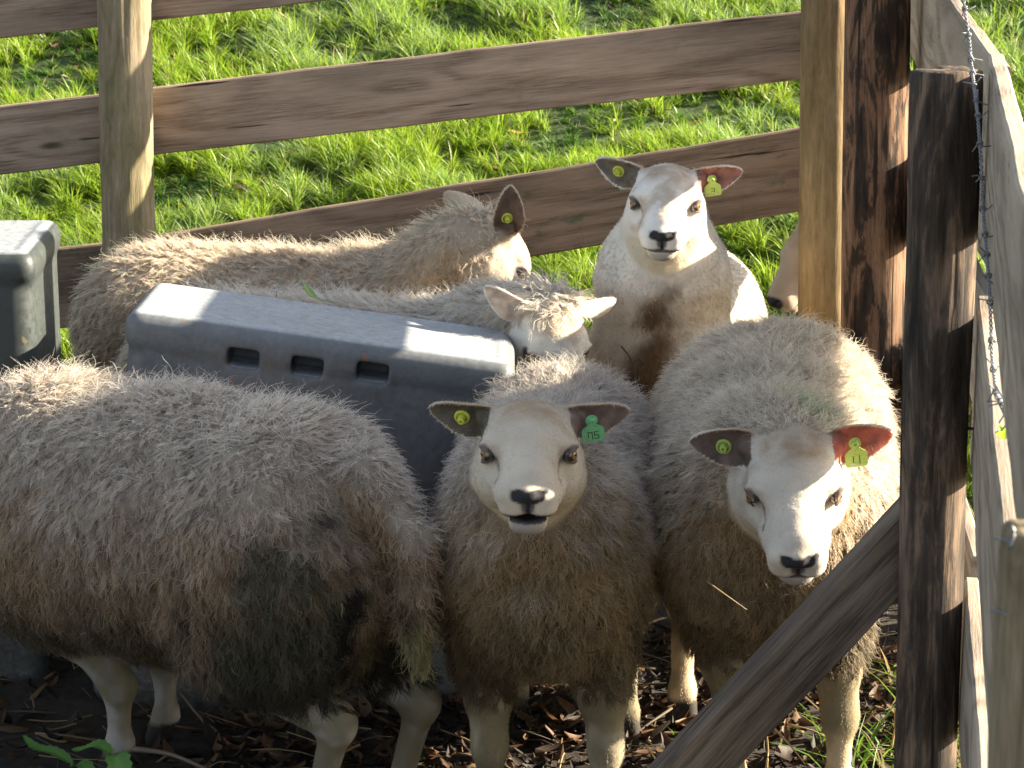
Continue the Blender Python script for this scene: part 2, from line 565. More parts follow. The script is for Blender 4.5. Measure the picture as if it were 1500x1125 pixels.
# ---------------------------------------------------------------- ground
def build_ground():
    def gax(lo, hi, flo, fhi, fine, coarse):
        return axis(lo, hi, flo, fhi, fine, coarse)
    xs = gax(-60, 60, -3, 3.5, 0.06, 3.0); ys = gax(-12, 90, 2.6, 9.5, 0.06, 3.0)
    X, Y = np.meshgrid(xs, ys, indexing='ij')
    Z = gz(X, Y)
    p = np.stack([X.ravel(), Y.ravel(), np.zeros(X.size)], 1)
    mud = (1 - sstep(5.2, 5.9, Y)).ravel()
    Z = Z.ravel() + (fbm(p, 6, 3, 4) - 0.5) * 0.05 * mud + (fbm(p, 25, 5, 2) - 0.5) * 0.02
    V = np.stack([X.ravel(), Y.ravel(), Z], 1)
    i, j = np.meshgrid(np.arange(len(xs) - 1), np.arange(len(ys) - 1), indexing='ij')
    a = (i * len(ys) + j).ravel()
    F = np.stack([a, a + len(ys), a + len(ys) + 1, a + 1], 1)
    m, nt, b = new_mat('mud_and_soil')
    L = nt.links
    v = coords(nt, rnd=False)
    n1 = noise(nt, v, 3.0, 6, 0.65); n2 = noise(nt, v, 45.0, 5, 0.7)
    r1 = ramp(nt, [(0.3, (0.016, 0.012, 0.009)), (0.55, (0.036, 0.028, 0.021)), (0.8, (0.065, 0.052, 0.04))]); L.new(n2, r1.inputs[0])
    r2 = ramp(nt, [(0.3, 0.6), (0.7, 1.2)]); L.new(n1, r2.inputs[0])
    c = mixc(nt, 1.0, r1.outputs[0], r2.outputs[0], 'MULTIPLY')
    # beyond the fence the soil under the grass is green with moss
    sp = nt.nodes.new('ShaderNodeSeparateXYZ'); L.new(v, sp.inputs[0])
    mr = nt.nodes.new('ShaderNodeMapRange'); mr.inputs[1].default_value = 5.6; mr.inputs[2].default_value = 6.4
    L.new(sp.outputs[1], mr.inputs[0])
    g = ramp(nt, [(0.3, (0.022, 0.034, 0.010)), (0.7, (0.06, 0.10, 0.02))]); L.new(n2, g.inputs[0])
    mr2 = nt.nodes.new('ShaderNodeMapRange'); mr2.inputs[1].default_value = 10.0; mr2.inputs[2].default_value = 16.0
    L.new(sp.outputs[1], mr2.inputs[0])
    g2 = mixc(nt, mr2.outputs[0], g.outputs[0], (0.10, 0.19, 0.03))
    L.new(mixc(nt, mr.outputs[0], c, g2), b.inputs['Base Color'])
    b.inputs['Roughness'].default_value = 0.9
    bump(nt, n2, 0.6, 0.01, b)
    o = mesh_obj('ground', V, F, m)
    o['kind'] = 'structure'
build_ground()

# ---------------------------------------------------------------- grass
def blades(name, x, y, h, w, col, lean, mat=None, parent=None, seg=3, bend=1.0, zoff=0.0, wind=(0.0, 0.0)):
    n = len(x)
    az = rng.random(n) * 2 * np.pi
    ca, sa = np.cos(az), np.sin(az)
    l = lean * (0.3 + 1.4 * rng.random(n))
    z0 = gz(x, y) - 0.008 + zoff
    rows = []
    sw = rng.random(n) * 2 * np.pi
    for s in range(seg + 1):
        t = s / seg
        off = h * l * t ** (1.0 + bend)
        cx = x + ca * off + wind[0] * h * t * t; cy = y + sa * off + wind[1] * h * t * t
        cz = z0 + h * (t - 0.35 * np.clip(l, 0, 1.6) * t * t)
        wd = w * (1 - t ** 1.8) * 0.5 + 0.0002
        bx, by = np.cos(sw) * wd, np.sin(sw) * wd
        if s < seg:
            rows.append(np.stack([cx - bx, cy - by, cz], 1)); rows.append(np.stack([cx + bx, cy + by, cz], 1))
        else:
            rows.append(np.stack([cx, cy, cz], 1))
    V = np.stack(rows, 1)                              # n, k, 3
    k = V.shape[1]
    base = (np.arange(n) * k)[:, None]
    T = []
    for s in range(seg - 1):
        a = 2 * s
        T += [[a, a + 1, a + 3], [a, a + 3, a + 2]]
    a = 2 * (seg - 1)
    T += [[a, a + 1, a + 2]]
    F = (base[:, :, None] + np.array(T)[None]).reshape(-1, 3)
    tt = np.array([s / seg for s in range(seg) for _ in (0, 1)] + [1.0])
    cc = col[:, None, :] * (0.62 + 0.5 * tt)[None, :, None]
    return mesh_obj(name, V.reshape(-1, 3), F, mat or M_GRASS, parent, True, cc.reshape(-1, 3))

def grass_field():
    def pts(n, x0, x1, y0, y1):
        # fan shape following the slope, thinned by a tuft map
        y = y0 + (y1 - y0) * rng.random(n) ** 0.85
        x = x0 + (x1 - x0) * rng.random(n)
        return x, y
    X, Y = [], []
    for (n, x0, x1, y0, y1) in ((235000, -2.4, 2.6, 5.65, 8.2), (200000, -3.2, 3.4, 8.2, 11.2), (26000, -5.5, -2.6, 5.4, 10), (24000, 3.0, 6, 4.5, 10), (14000, -6, 7, 11.6, 16), (20000, 1.0, 3.4, 2.0, 5.65)):
        x, y = pts(n, x0, x1, y0, y1); X.append(x); Y.append(y)
    x = np.concatenate(X); y = np.concatenate(Y)
    # gather into tufts
    p = np.stack([x, y, 0 * x], 1)
    d = fbm(p, 5.5, 11, 3)
    keep = rng.random(len(x)) < 0.8 + 0.3 * sstep(0.36, 0.56, d)
    keep &= ~((y < 5.7) & (x < 1.0) & (x > -2.6))
    x, y, d, p = x[keep], y[keep], d[keep], p[keep]
    cell = 0.085
    ci = np.floor(p[:, :2] / cell)
    cx = (ci[:, 0] + hash3(ci[:, 0], ci[:, 1], 0 * ci[:, 0], 5)) * cell
    cy = (ci[:, 1] + hash3(ci[:, 0], ci[:, 1], 0 * ci[:, 0], 9)) * cell
    x = x + (cx - x) * 0.55; y = y + (cy - y) * 0.55
    n = len(x)
    big = fbm(p, 1.1, 31, 2)
    tall = sstep(0.40, 0.62, d)
    h = (0.052 + 0.075 * tall * (0.5 + 0.9 * big)) * (0.55 + 0.8 * rng.random(n)) * (1 + 0.25 * sstep(8, 12, y))
    w = 0.0024 + 0.0024 * rng.random(n) + 0.0006 * (y - 5)
    g1 = np.array([0.18, 0.32, 0.020]); g2 = np.array([0.31, 0.42, 0.04]); g3 = np.array([0.05, 0.14, 0.03]); dry = np.array([0.42, 0.36, 0.17]); fr = np.array([0.22, 0.31, 0.24])
    t = rng.random(n)[:, None]
    col = lerp(g1, g2, t)
    col = lerp(col, g3, (sstep(0.5, 0.3, d) * 0.8)[:, None])
    isdry = rng.random(n) < 0.045
    col[isdry] = dry * (0.6 + 0.5 * rng.random(isdry.sum()))[:, None]
    frost = (rng.random(n) < 0.5 * sstep(0.52, 0.34, fbm(p, 2.3, 77, 2)))
    col[frost] = lerp(col[frost], fr, 0.45)
    col *= (0.8 + 0.4 * rng.random(n))[:, None]
    for m, seg, lb in ((y < 8.0, 3, 'bright green tufted pasture grass just behind the rail fence'), (y >= 8.0, 2, 'bright green pasture grass farther up the bank')):
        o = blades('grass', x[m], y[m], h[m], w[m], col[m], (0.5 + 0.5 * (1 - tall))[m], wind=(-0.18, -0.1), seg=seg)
        tag(o, kind='stuff', label=lb, cat='grass')
grass_field()

def weeds():
    n = 420
    x = 0.60 + 0.36 * rng.random(n) ** 0.8; y = 3.75 + 0.85 * rng.random(n)
    k = ((x < 0.95)) & ~((y > 4.3) & (x < 0.8))
    x, y = x[k], y[k]; n = len(x)
    h = 0.06 + 0.13 * rng.random(n); w = 0.004 + 0.005 * rng.random(n)
    col = lerp(np.array([0.10, 0.22, 0.02]), np.array([0.22, 0.33, 0.05]), rng.random(n)[:, None])
    col[rng.random(n) < 0.15] = (0.36, 0.28, 0.14)
    o = blades('grass', x, y, h, w, col, 0.9, seg=4)
    tag(o, kind='stuff', label='sunlit grass and weeds growing beside the blackened post inside the pen', cat='weeds')
    n = 70
    cx = np.array([-0.10, 0.42, -0.98, 0.02, 0.13]); cy = np.array([4.1, 4.25, 4.05, 4.35, 3.95])
    q = rng.integers(0, 5, n)
    x = cx[q] + 0.05 * rng.normal(size=n); y = cy[q] + 0.04 * rng.normal(size=n)
    o = blades('grass', x, y, 0.025 + 0.04 * rng.random(n), 0.004 + 0 * x, np.tile((0.11, 0.24, 0.03), (n, 1)) * (0.7 + 0.6 * rng.random((n, 1))), 0.8)
    tag(o, kind='stuff', label='few short green shoots in the dark mud between the sheep legs', cat='shoots')
weeds()

# ---------------------------------------------------------------- leaf litter
def litter(name, x, y, size, cols, lift, label, cat, mat=M_LEAF, mud=True):
    """curled leaves, 3 x 5 vertices each"""
    n = len(x)
    az = rng.random(n) * 2 * np.pi; curl = rng.normal(size=n) * 0.35; tilt = rng.normal(size=(n, 2)) * 0.35
    z0 = gz(x, y) + lift * rng.random(n)
    rows = []
    for i in range(5):
        u = i / 4 * 2 - 1
        wd = 0.36 * (1 - abs(u) ** 1.7) + 0.02
        for j in (-1, 0, 1):
            lx = u * size; ly = j * wd * size * (0.8 + 0.3 * rng.random(n))
            lz = size * (curl * u * u + 0.22 * abs(j) * np.sign(curl + 0.1)) + lx * tilt[:, 0] + ly * tilt[:, 1]
            rows.append(np.stack([x + lx * np.cos(az) - ly * np.sin(az), y + lx * np.sin(az) + ly * np.cos(az), z0 + lz + size * 0.3], 1))
    V = np.stack(rows, 1)
    Q = []
    for i in range(4):
        for j in range(2):
            a = i * 3 + j
            Q.append([a, a + 1, a + 4, a + 3])
    F = ((np.arange(n) * 15)[:, None, None] + np.array(Q)[None]).reshape(-1, 4)
    col = np.array(cols)[rng.integers(0, len(cols), n)] * (0.6 + 0.7 * rng.random((n, 1)))
    o = mesh_obj(name, V.reshape(-1, 3), F, mat, None, True, np.repeat(col, 15, 0))
    return tag(o, label, cat, kind='stuff')
n = 1700
litter('leaf_litter', -2.2 + 3.3 * rng.random(n), 3.3 + 2.2 * rng.random(n), 0.012 + 0.022 * rng.random(n),
       [(0.06, 0.036, 0.021), (0.11, 0.058, 0.028), (0.04, 0.03, 0.022), (0.15, 0.09, 0.04), (0.03, 0.021, 0.018)], 0.012,
       'trampled brown dead leaves lying on the mud under the flock', 'leaf litter')
n = 1500
litter('leaf_litter', -2.0 + 3.0 * rng.random(n), 2.2 + 1.6 * rng.random(n), 0.010 + 0.022 * rng.random(n),
       [(0.07, 0.040, 0.024), (0.11, 0.058, 0.028), (0.03, 0.022, 0.018), (0.15, 0.09, 0.05)], 0.012,
       'scattered dead leaves on the bare mud nearest the viewer', 'leaf litter')
n = 2600
litter('leaf_litter', -0.6 + 1.7 * rng.random(n), 3.6 + 1.25 * rng.random(n), 0.010 + 0.026 * rng.random(n),
       [(0.07, 0.040, 0.024), (0.12, 0.062, 0.03), (0.03, 0.022, 0.018), (0.18, 0.11, 0.06), (0.02, 0.016, 0.013), (0.05, 0.033, 0.024)], 0.020,
       'thick layer of curled brown leaves on the mud before the right sheep', 'leaf litter')
n = 420
lx = -2.4 + 5.2 * rng.random(n); ly = 5.8 + 4.5 * rng.random(n)
litter('fallen_leaves', lx, ly, 0.014 + 0.022 * rng.random(n),
       [(0.30, 0.20, 0.14), (0.42, 0.36, 0.30), (0.22, 0.09, 0.04), (0.10, 0.06, 0.05), (0.45, 0.28, 0.10)], 0.045,
       'brown and pale autumn leaves scattered in the pasture grass', 'fallen leaves')

def tube(pts, r, sides=6, cap=True):
    """tube along points; r scalar or list -> V, F"""
    pts = [Vector(p) for p in pts]
    n = len(pts)
    if not hasattr(r, '__len__'): r = [r] * n
    V, F = [], []
    up = Vector((0, 0, 1))
    for i, p in enumerate(pts):
        d = (pts[min(i + 1, n - 1)] - pts[max(i - 1, 0)]).normalized()
        a = d.cross(up)
        if a.length < 0.05: a = d.cross(Vector((1, 0, 0)))
        a.normalize(); b = d.cross(a)
        for k in range(sides):
            t = 2 * math.pi * k / sides
            V.append(p + a * (r[i] * math.cos(t)) + b * (r[i] * math.sin(t)))
    for i in range(n - 1):
        for k in range(sides):
            k2 = (k + 1) % sides
            F.append((i * sides + k, i * sides + k2, (i + 1) * sides + k2, (i + 1) * sides + k))
    if cap:
        F.append(tuple(range(sides))[::-1]); F.append(tuple((n - 1) * sides + k for k in range(sides)))
    return V, F

def straw_bed():
    V, F, Cc = [], [], []
    for i in range(620):
        x = random.uniform(-1.6, 0.9); y = random.uniform(3.6, 5.0)
        a = random.uniform(0, 6.3); l = random.uniform(0.04, 0.20); r = random.choice([0.0012, 0.0018, 0.003])
        z = float(gz(x, y)) + random.uniform(0.004, 0.02)
        tl = random.uniform(-0.15, 0.25)
        p = [(x + math.cos(a) * l * t, y + math.sin(a) * l * t, z + l * tl * t + 0.012 * math.sin(3 * t + i)) for t in (0, 0.33, 0.66, 1)]
        v, f = tube(p, r, 5)
        o = len(V); V += v; F += [tuple(q + o for q in g) for g in f]
        c = random.choice([(0.30, 0.22, 0.11), (0.14, 0.09, 0.05), (0.08, 0.06, 0.04), (0.20, 0.15, 0.09)])
        Cc += [c] * len(v)
    o = mesh_obj('straw', V, F, M_STRAW, None, True, np.array(Cc))
    tag(o, 'loose straw and broken twigs strewn over the muddy pen floor', 'straw', kind='stuff')
straw_bed()

# ---------------------------------------------------------------- fences
def plank(name, A, B, width, thick, mat, parent, seed=0, up=(0, 0, 1), ends=(0.0, 0.0), rough=0.0014, label=None, broken=None):
    """board from A to B (centre line of the face); local x runs along it, local z across, local y through"""
    A, B = Vector(A), Vector(B)
    X = (B - A); ln = X.length; X.normalize()
    Z = Vector(up); Z = (Z - X * Z.dot(X)).normalized(); Y = Z.cross(X)
    n = max(8, int(ln / 0.035)); m = 10
    V, F = [], []
    prof = []                                         # rounded rectangle profile (y, z)
    b = min(0.004, thick * 0.2)
    hw, ht = width / 2, thick / 2
    prof = [(-ht, -hw + b), (-ht, -hw * 0.5), (-ht, 0), (-ht, hw * 0.5), (-ht, hw - b), (-ht + b, hw), (ht - b, hw), (ht, hw - b), (ht, 0), (ht, -hw + b), (ht - b, -hw), (-ht + b, -hw)]
    k = len(prof)
    P3 = []
    for i in range(n + 1):
        t = i / n
        for (py, pz) in prof:
            x = (t - 0.5) * ln
            if i == 0: x += ends[0] * (pz / hw) + (broken[0] * (0.5 + 0.5 * math.sin(pz * 160 + seed)) if broken else 0)
            if i == n: x += ends[1] * (pz / hw) - (broken[1] * (0.5 + 0.5 * math.sin(pz * 140 + seed)) if broken else 0)
            P3.append((x, py, pz))
    P3 = np.array(P3)
    q = P3 * np.array([1, 0.3, 1]) + seed * 3.7
    sg = np.sign(P3[:, 2])
    P3[:, 2] += sg * (fbm(np.stack([q[:, 0], 0 * q[:, 0], sg * 5.0 + seed], 1), 5, seed, 3) - 0.5) * rough * 4 * (np.abs(P3[:, 2]) > hw * 0.8)
    P3[:, 1] += (fbm(q, 6, seed + 3, 2) - 0.5) * rough * 2
    for i in range(n):
        for j in range(k):
            j2 = (j + 1) % k
            F.append((i * k + j, (i + 1) * k + j, (i + 1) * k + j2, i * k + j2))
    F.append(tuple(range(k))); F.append(tuple(n * k + j for j in range(k))[::-1])
    o = mesh_obj(name, P3, F, mat, None, True)
    o.data.polygons.foreach_set('use_smooth', np.zeros(len(o.data.polygons), dtype=bool))
    M = Matrix((X, Y, Z)).transposed().to_4x4(); M.translation = (A + B) / 2
    if parent is not None:
        o.parent = parent
        o.matrix_local = parent_inv(parent) @ M
    else: o.matrix_world = M
    if label: o['label'] = label
    return o

def parent_inv(p):
    return (Matrix.Translation(p.location) @ p.rotation_euler.to_matrix().to_4x4()).inverted()

def post(name, base, top, r0, r1, mat, parent, seed=0, label=None, cut=0.006, crack=0.004, flare=0.0):
    """round post, local z along it"""
    A, B = Vector(base), Vector(top)
    Z = (B - A); ln = Z.length; Z.normalize()
    X = Vector((1, 0, 0)); X = (X - Z * X.dot(Z)).normalized(); Y = Z.cross(X)
    n = int(ln / 0.02); s = 56
    t, a = np.meshgrid(np.linspace(0, 1, n + 1), np.arange(s) / s * 2 * np.pi, indexing='ij')
    rr = r0 + (r1 - r0) * t
    cs = np.stack([np.cos(a) * 1.0, np.sin(a) * 1.0, t * ln], -1).reshape(-1, 3)
    q = cs * np.array([1, 1, 1.2])
    w = (fbm(q, 1.6, seed, 3) - 0.5) * 0.16
    st = fbm(cs * np.array([9, 9, 1.3]), 1.0, seed + 5, 2)
    cr = -sstep(0.68, 0.78, st) * crack / r0
    fl = -sstep(0.55, 0.57, fbm(cs * np.array([4, 4, 2.2]), 1.0, seed + 8, 3)) * 0.0016 / r0
    rr = rr.ravel() * (1 + w + cr + fl)
    V = np.stack([np.cos(a).ravel() * rr, np.sin(a).ravel() * rr, (t * ln).ravel()], 1)
    top_ = V[-s:]
    top_[:, 2] += (fbm(top_, 30, seed, 2) - 0.5) * cut * 2
    V[-s:] = top_
    i, j = np.meshgrid(np.arange(n), np.arange(s), indexing='ij')
    F = np.stack([i * s + j, i * s + (j + 1) % s, (i + 1) * s + (j + 1) % s, (i + 1) * s + j], -1).reshape(-1, 4)
    # end rings
    F = [tuple(map(int, f)) for f in F]
    nv = len(V); ring = V[-s:].copy(); ring[:, :2] *= 0.86; ring[:, 2] += 0.003
    ring2 = ring.copy(); ring2[:, :2] *= 0.45; ring2[:, 2] += (fbm(ring2, 60, seed, 2) - 0.5) * 0.008
    V = np.concatenate([V, ring, ring2, [[0, 0, ring2[:, 2].mean()]]])
    for j in range(s):
        j2 = (j + 1) % s
        F.append((nv - s + j, nv - s + j2, nv + j2, nv + j)); F.append((nv + j, nv + j2, nv + s + j2, nv + s + j)); F.append((nv + s + j, nv + s + j2, nv + 2 * s))
    o = mesh_obj(name, V, F, mat, None, True)
    M = Matrix((X, Y, Z)).transposed().to_4x4(); M.translation = A
    if parent is not None:
        o.parent = parent; o.matrix_local = parent_inv(parent) @ M
    else: o.matrix_world = M
    if label: o['label'] = label
    return o

def post_px(name, u0, v0, u1, v1, D, r0, r1, mat, parent, seed, to_ground=True, **kw):
    """axis through two image points at distance D; extended into the ground"""
    a, b = P(u0, v0, D), P(u1, v1, D)
    lo, hi = (a, b) if a.z < b.z else (b, a)
    d = (hi - lo).normalized()
    if to_ground:
        g = float(gz(lo.x, lo.y)) - 0.15
        lo = lo + d * ((g - lo.z) / d.z)
    return post(name, lo, hi, r0, r1, mat, parent, seed, **kw)

# back fence
FD = 5.88
bf = empty('wooden_fence', (P(700, 400, FD).x, FD, float(gz(0, FD))))
tag(bf, 'brown rail fence of wide boards and a pale round post behind the flock', 'fence')
pxm = 3300 / 6.03
def rail(u0, vt0, u1, vt1, hpx, seed, mat=M_BOARD, D=FD, **kw):
    s = math.atan2(vt0 - vt1, u1 - u0)
    a = P(u0, vt0 + hpx / 2, D); b = P(u1, vt1 + hpx / 2, D)
    return plank('board', a, b, hpx / pxm * math.cos(s), 0.032, mat, bf, seed, **kw)
rail(-640, 130 + 57 - 155, 176, -65, 98, 1)
rail(182, -66, 1190, -182, 98, 2)
rail(-640, 230, 176, 136, 97, 3)
rail(182, 134, 1190, 16, 97, 4)
rail(-640, 440, 176, 353, 118, 5, M_BOARD_DARK)
rail(182, 352, 1190, 185, 121, 6, M_BOARD_DARK)
post_px('post', 189, 400, 179, -150, FD - 0.10, 0.072, 0.068, M_POST_PALE, bf, 2, label='pale weathered round post with a sunlit right edge')
post_px('post', -760, 500, -765, -60, FD - 0.10, 0.072, 0.068, M_POST_PALE, bf, 3)
post_px('post', 1206, 560, 1213, -190, FD - 0.10, 0.066, 0.064, M_POST_TAN, bf, 4, label='tan round corner post partly hidden by the darker posts')

# side fence: the wing that comes towards the viewer
wf = empty('wooden_fence', (0.8, 4.2, 0.0))
tag(wf, 'silver grey board fence on blackened posts, running towards the viewer on the right', 'fence')
def wplank(a, b, z0a, z1a, z0b, z1b, seed, thick=0.024, **kw):
    A = Vector((a[0], a[1], (z0a + z1a) / 2)); B = Vector((b[0], b[1], (z0b + z1b) / 2))
    return plank('board', A, B, (z1a - z0a + z1b - z0b) / 2, thick, M_BOARD_GREY, wf, seed, rough=0.0018, **kw)
a0, a1 = (0.985, 5.62), (0.765, 3.53)
wplank(a0, a1, 1.30, 1.52, 1.175, 1.43, 11)
wplank(a0, a1, 0.89, 1.11, 0.86, 1.04, 12)
wplank(a0, a1, 0.46, 0.64, 0.47, 0.61, 13)
b0, b1 = (0.747, 3.50), (0.404, 1.62)
wplank((0.885, 4.36), (0.800, 3.56), 1.05, 1.23, 1.05, 1.23, 18, label='hidden batten added to shade the left and middle sheep')  # added out of view, only to keep sun off the sheep behind
wplank(b0, b1, 1.20, 1.435, 1.15, 1.415, 15)
wplank(b0, b1, 0.83, 1.045, 0.80, 1.09, 16, broken=(0.05, 0.0))
wplank(b0, b1, 0.40, 0.58, 0.52, 0.78, 17, broken=(0.05, 0.0))
post_px('post', 1278, 560, 1288, -190, 5.12, 0.074, 0.073, M_POST_BARK, wf, 6, label='tall dark post with bark patches left of the black post')
post_px('post', 1355, 1125, 1386, 104, 3.36, 0.047, 0.055, M_POST_BLACK, wf, 7, label='short blackened round post with a flat cut top', cut=0.004)
post_px('post', 1492, 1125, 1514, 776, 1.55, 0.0215, 0.0235, M_STAKE, wf, 8, label='mossy leaning stake bound with wire at the right edge')
# diagonal brace leaning on the black post
plank('brace', P(1365, 750, 3.42), P(772, 1383, 3.275), 0.098, 0.045, M_BRACE, wf, 21, label='dark diagonal brace board leaning down to the left')

# nails in the black post
for (u, v, l) in ((1411, 530, 0.008), (1408, 556, 0.006), (1409, 626, 0.026), (1412, 578, 0.004)):
    a = P(u - 6, v, 3.345); b = a + Vector((l + 0.008, -0.004, -0.002))
    V, F = tube([a, b, b + (b - a).normalized() * 0.0005], [0.0022, 0.0022, 0.004 if l < 0.02 else 0.0022], 8)
    V = [p - wf.location for p in V]
    mesh_obj('nail', V, F, M_NAIL, wf)

# ---------------------------------------------------------------- barbed wire
def polyline(pts, step):
    out = []
    for a, b in zip(pts[:-1], pts[1:]):
        n = max(1, int((b - a).length / step))
        out += [a.lerp(b, i / n) for i in range(n)]
    out.append(pts[-1])
    return out

def smooth_pts(pts, it=6):
    for _ in range(it):
        pts = [pts[0]] + [(pts[i - 1] + pts[i] * 2 + pts[i + 1]) / 4 for i in range(1, len(pts) - 1)] + [pts[-1]]
    return pts

def barbed_wire():
    root = empty('barbed_wire', P(1430, 200, 3.1))
    tag(root, 'slack twisted barbed wire hanging down beside the black post', 'barbed wire')
    key = [(1404, -60, 3.42), (1414, 20, 3.36), (1420, 60, 3.32), (1423, 96, 3.27), (1432, 165, 3.08), (1437, 230, 3.00), (1439, 300, 2.96), (1446, 380, 2.84), (1451, 450, 2.74), (1453, 520, 2.68),
           (1459, 575, 2.58), (1474, 600, 2.38), (1500, 640, 2.10), (1560, 720, 1.85)]
    c = smooth_pts(polyline([P(*k) for k in key], 0.0022), 12)
    s = 0
    off = root.location
    for ph in (0, math.pi):
        pts = []
        s = 0
        for i, p in enumerate(c):
            if i: s += (p - c[i - 1]).length
            a = s / 0.017 * 2 * math.pi + ph
            pts.append(p - off + Vector((math.cos(a) * 0.0017, math.sin(a) * 0.0017, 0)))
        V, F = tube(pts, 0.0011, 6)
        mesh_obj('strand', V, F, M_WIRE, root)
    s = 0; nxt = 0.03
    for i in range(1, len(c)):
        s += (c[i] - c[i - 1]).length
        if s > nxt:
            nxt += random.uniform(0.045, 0.065)
            d = (c[i] - c[i - 1]).normalized()
            a = d.orthogonal().normalized()
            a.rotate(Matrix.Rotation(random.uniform(0, 6.3), 3, d)); b = d.cross(a)
            pts = [c[i] - off + a * 0.016 + d * 0.002]
            for k in range(13):
                t = k / 12 * 4 * math.pi
                pts.append(c[i] - off + (a * math.cos(t) + b * math.sin(t)) * 0.0042 + d * (k / 12 - 0.5) * 0.006)
            pts.append(c[i] - off + b * 0.016 - a * 0.004 - d * 0.002)
            V, F = tube(pts, 0.0009, 5)
            mesh_obj('barb', V, F, M_WIRE, root)
barbed_wire()
def wire_loops():
    root = empty('tie_wire', P(1500, 850, 1.54))
    tag(root, 'thin galvanised wire wound twice round the mossy stake', 'wire')
    for (u, v) in ((1510, 800), (1505, 905)):
        c = P(u, v, 1.555)
        pts = []
        for k in range(41):
            t = k / 40 * 2 * math.pi
            pts.append(c - root.location + Vector((math.cos(t) * 0.026, math.sin(t) * 0.026, 0.004 * math.sin(t * 2) - 0.006 * math.cos(t))))
        V, F = tube(pts, 0.0010, 6, cap=False)
        mesh_obj('loop', V, F, M_WIRE, root)
    pts = [P(1482, 770 + k * 7, 1.53) + Vector((0.002 * math.sin(k), 0, 0)) - root.location for k in range(6)]
    V, F = tube(pts, 0.0013, 6); mesh_obj('tail', V, F, M_WIRE, root)
wire_loops()

# ---------------------------------------------------------------- troughs
def tub_mat(name, c1, c2, rust, gloss=0.45, mudz=0.45):
    m, nt, b = new_mat(name)
    L = nt.links
    v = coords(nt, rnd=False)
    n1 = noise(nt, v, 6, 6, 0.65); n2 = noise(nt, v, 70, 4, 0.7)
    r = ramp(nt, [(0.3, c1), (0.7, c2)]); L.new(n1, r.inputs[0])
    fr = ramp(nt, [(0.3, 0.8), (0.7, 1.15)]); L.new(n2, fr.inputs[0])
    c = mixc(nt, 1.0, r.outputs[0], fr.outputs[0], 'MULTIPLY')
    # orange stains
    n3 = noise(nt, v, 26, 3, 0.5, 0.3)
    rr = ramp(nt, [(0.70, 0.0), (0.74, 0.9)]); L.new(n3, rr.inputs[0])
    c = mixc(nt, rr.outputs[0], c, rust)
    # splashed mud towards the foot, with a ragged top
    sp = nt.nodes.new('ShaderNodeSeparateXYZ'); L.new(v, sp.inputs[0])
    ma = nt.nodes.new('ShaderNodeMath'); ma.operation = 'MULTIPLY_ADD'; ma.inputs[1].default_value = 0.5
    L.new(n1, ma.inputs[0]); L.new(sp.outputs[2], ma.inputs[2])
    mr = nt.nodes.new('ShaderNodeMapRange'); mr.inputs[1].default_value = mudz + 0.28; mr.inputs[2].default_value = mudz + 0.12
    L.new(ma.outputs[0], mr.inputs[0])
    md = ramp(nt, [(0.35, (0.035, 0.030, 0.026)), (0.62, (0.10, 0.095, 0.09)), (0.72, (0.22, 0.21, 0.2))]); L.new(n2, md.inputs[0])
    c = mixc(nt, mr.outputs[0], c, md.outputs[0])
    # dusty, frosted lid surface: only on faces that look up
    ge = nt.nodes.new('ShaderNodeNewGeometry')
    s2 = nt.nodes.new('ShaderNodeSeparateXYZ'); L.new(ge.outputs['Normal'], s2.inputs[0])
    up = ramp(nt, [(0.8, 0.0), (0.97, 1.0)]); L.new(s2.outputs[2], up.inputs[0])
    n4 = noise(nt, v, 60, 8, 0.8)
    fr4 = ramp(nt, [(0.35, 0.25), (0.65, 0.75)]); L.new(n4, fr4.inputs[0])
    mm = nt.nodes.new('ShaderNodeMath'); mm.operation = 'MULTIPLY'; L.new(up.outputs[0], mm.inputs[0]); L.new(fr4.outputs[0], mm.inputs[1])
    c = mixc(nt, mm.outputs[0], c, (0.54, 0.58, 0.62))
    L.new(c, b.inputs['Base Color'])
    rg = ramp(nt, [(0.3, gloss - 0.1), (0.7, gloss + 0.2)]); L.new(n2, rg.inputs[0])
    L.new(rg.outputs[0], b.inputs['Roughness'])
    bump(nt, n2, 0.15, 0.0015, b)
    return m
M_TUB = tub_mat('grey_plastic', (0.11, 0.122, 0.134), (0.165, 0.177, 0.190), (0.34, 0.13, 0.04), mudz=0.18)
M_TUBG = tub_mat('green_grey_plastic', (0.026, 0.034, 0.036), (0.050, 0.060, 0.058), (0.12, 0.10, 0.05), mudz=0.16)
M_DARK = simple('dark_hollow', (0.012, 0.012, 0.014), 0.9, 0.1)

def tub(name, w, d, h, slots, mat, M, rim=0.05, vox=0.0055):
    """upturned tub: origin at the middle of the front foot"""
    xs = np.arange(-w / 2 - 0.02, w / 2 + 0.02, vox); ys = np.arange(-0.02, d + 0.02, vox); zs = np.arange(-0.02, h + 0.02, vox * 1.2)
    f = Field(xs, ys, zs)
    f.box((0, d / 2, h / 2), (w / 2 - 0.008, d / 2 - 0.008, h / 2), 0.045, 0.004)
    f.box((0, d / 2, h - rim / 2), (w / 2, d / 2, rim / 2 + 0.001), 0.02 if rim < 0.06 else 0.03, 0.012)
    f.box((0, d / 2, h + 0.003), (w / 2 - 0.04, d / 2 - 0.04, 0.0045), 0.003, 0.004, op='s')
    for (sx, sz, sw, sh) in slots:
        f.box((sx, 0.0, sz), (sw / 2, 0.09, sh / 2), 0.007, 0.003, op='s')
    f.D = np.maximum(f.D, -0.0 - f.ax[2][None, None, :].astype(np.float32))
    V, F = f.mesh()
    V = relax(V, F, 2, 0.5)
    o = mesh_obj(name, V, F, mat, None, True)
    o.matrix_world = M
    return o
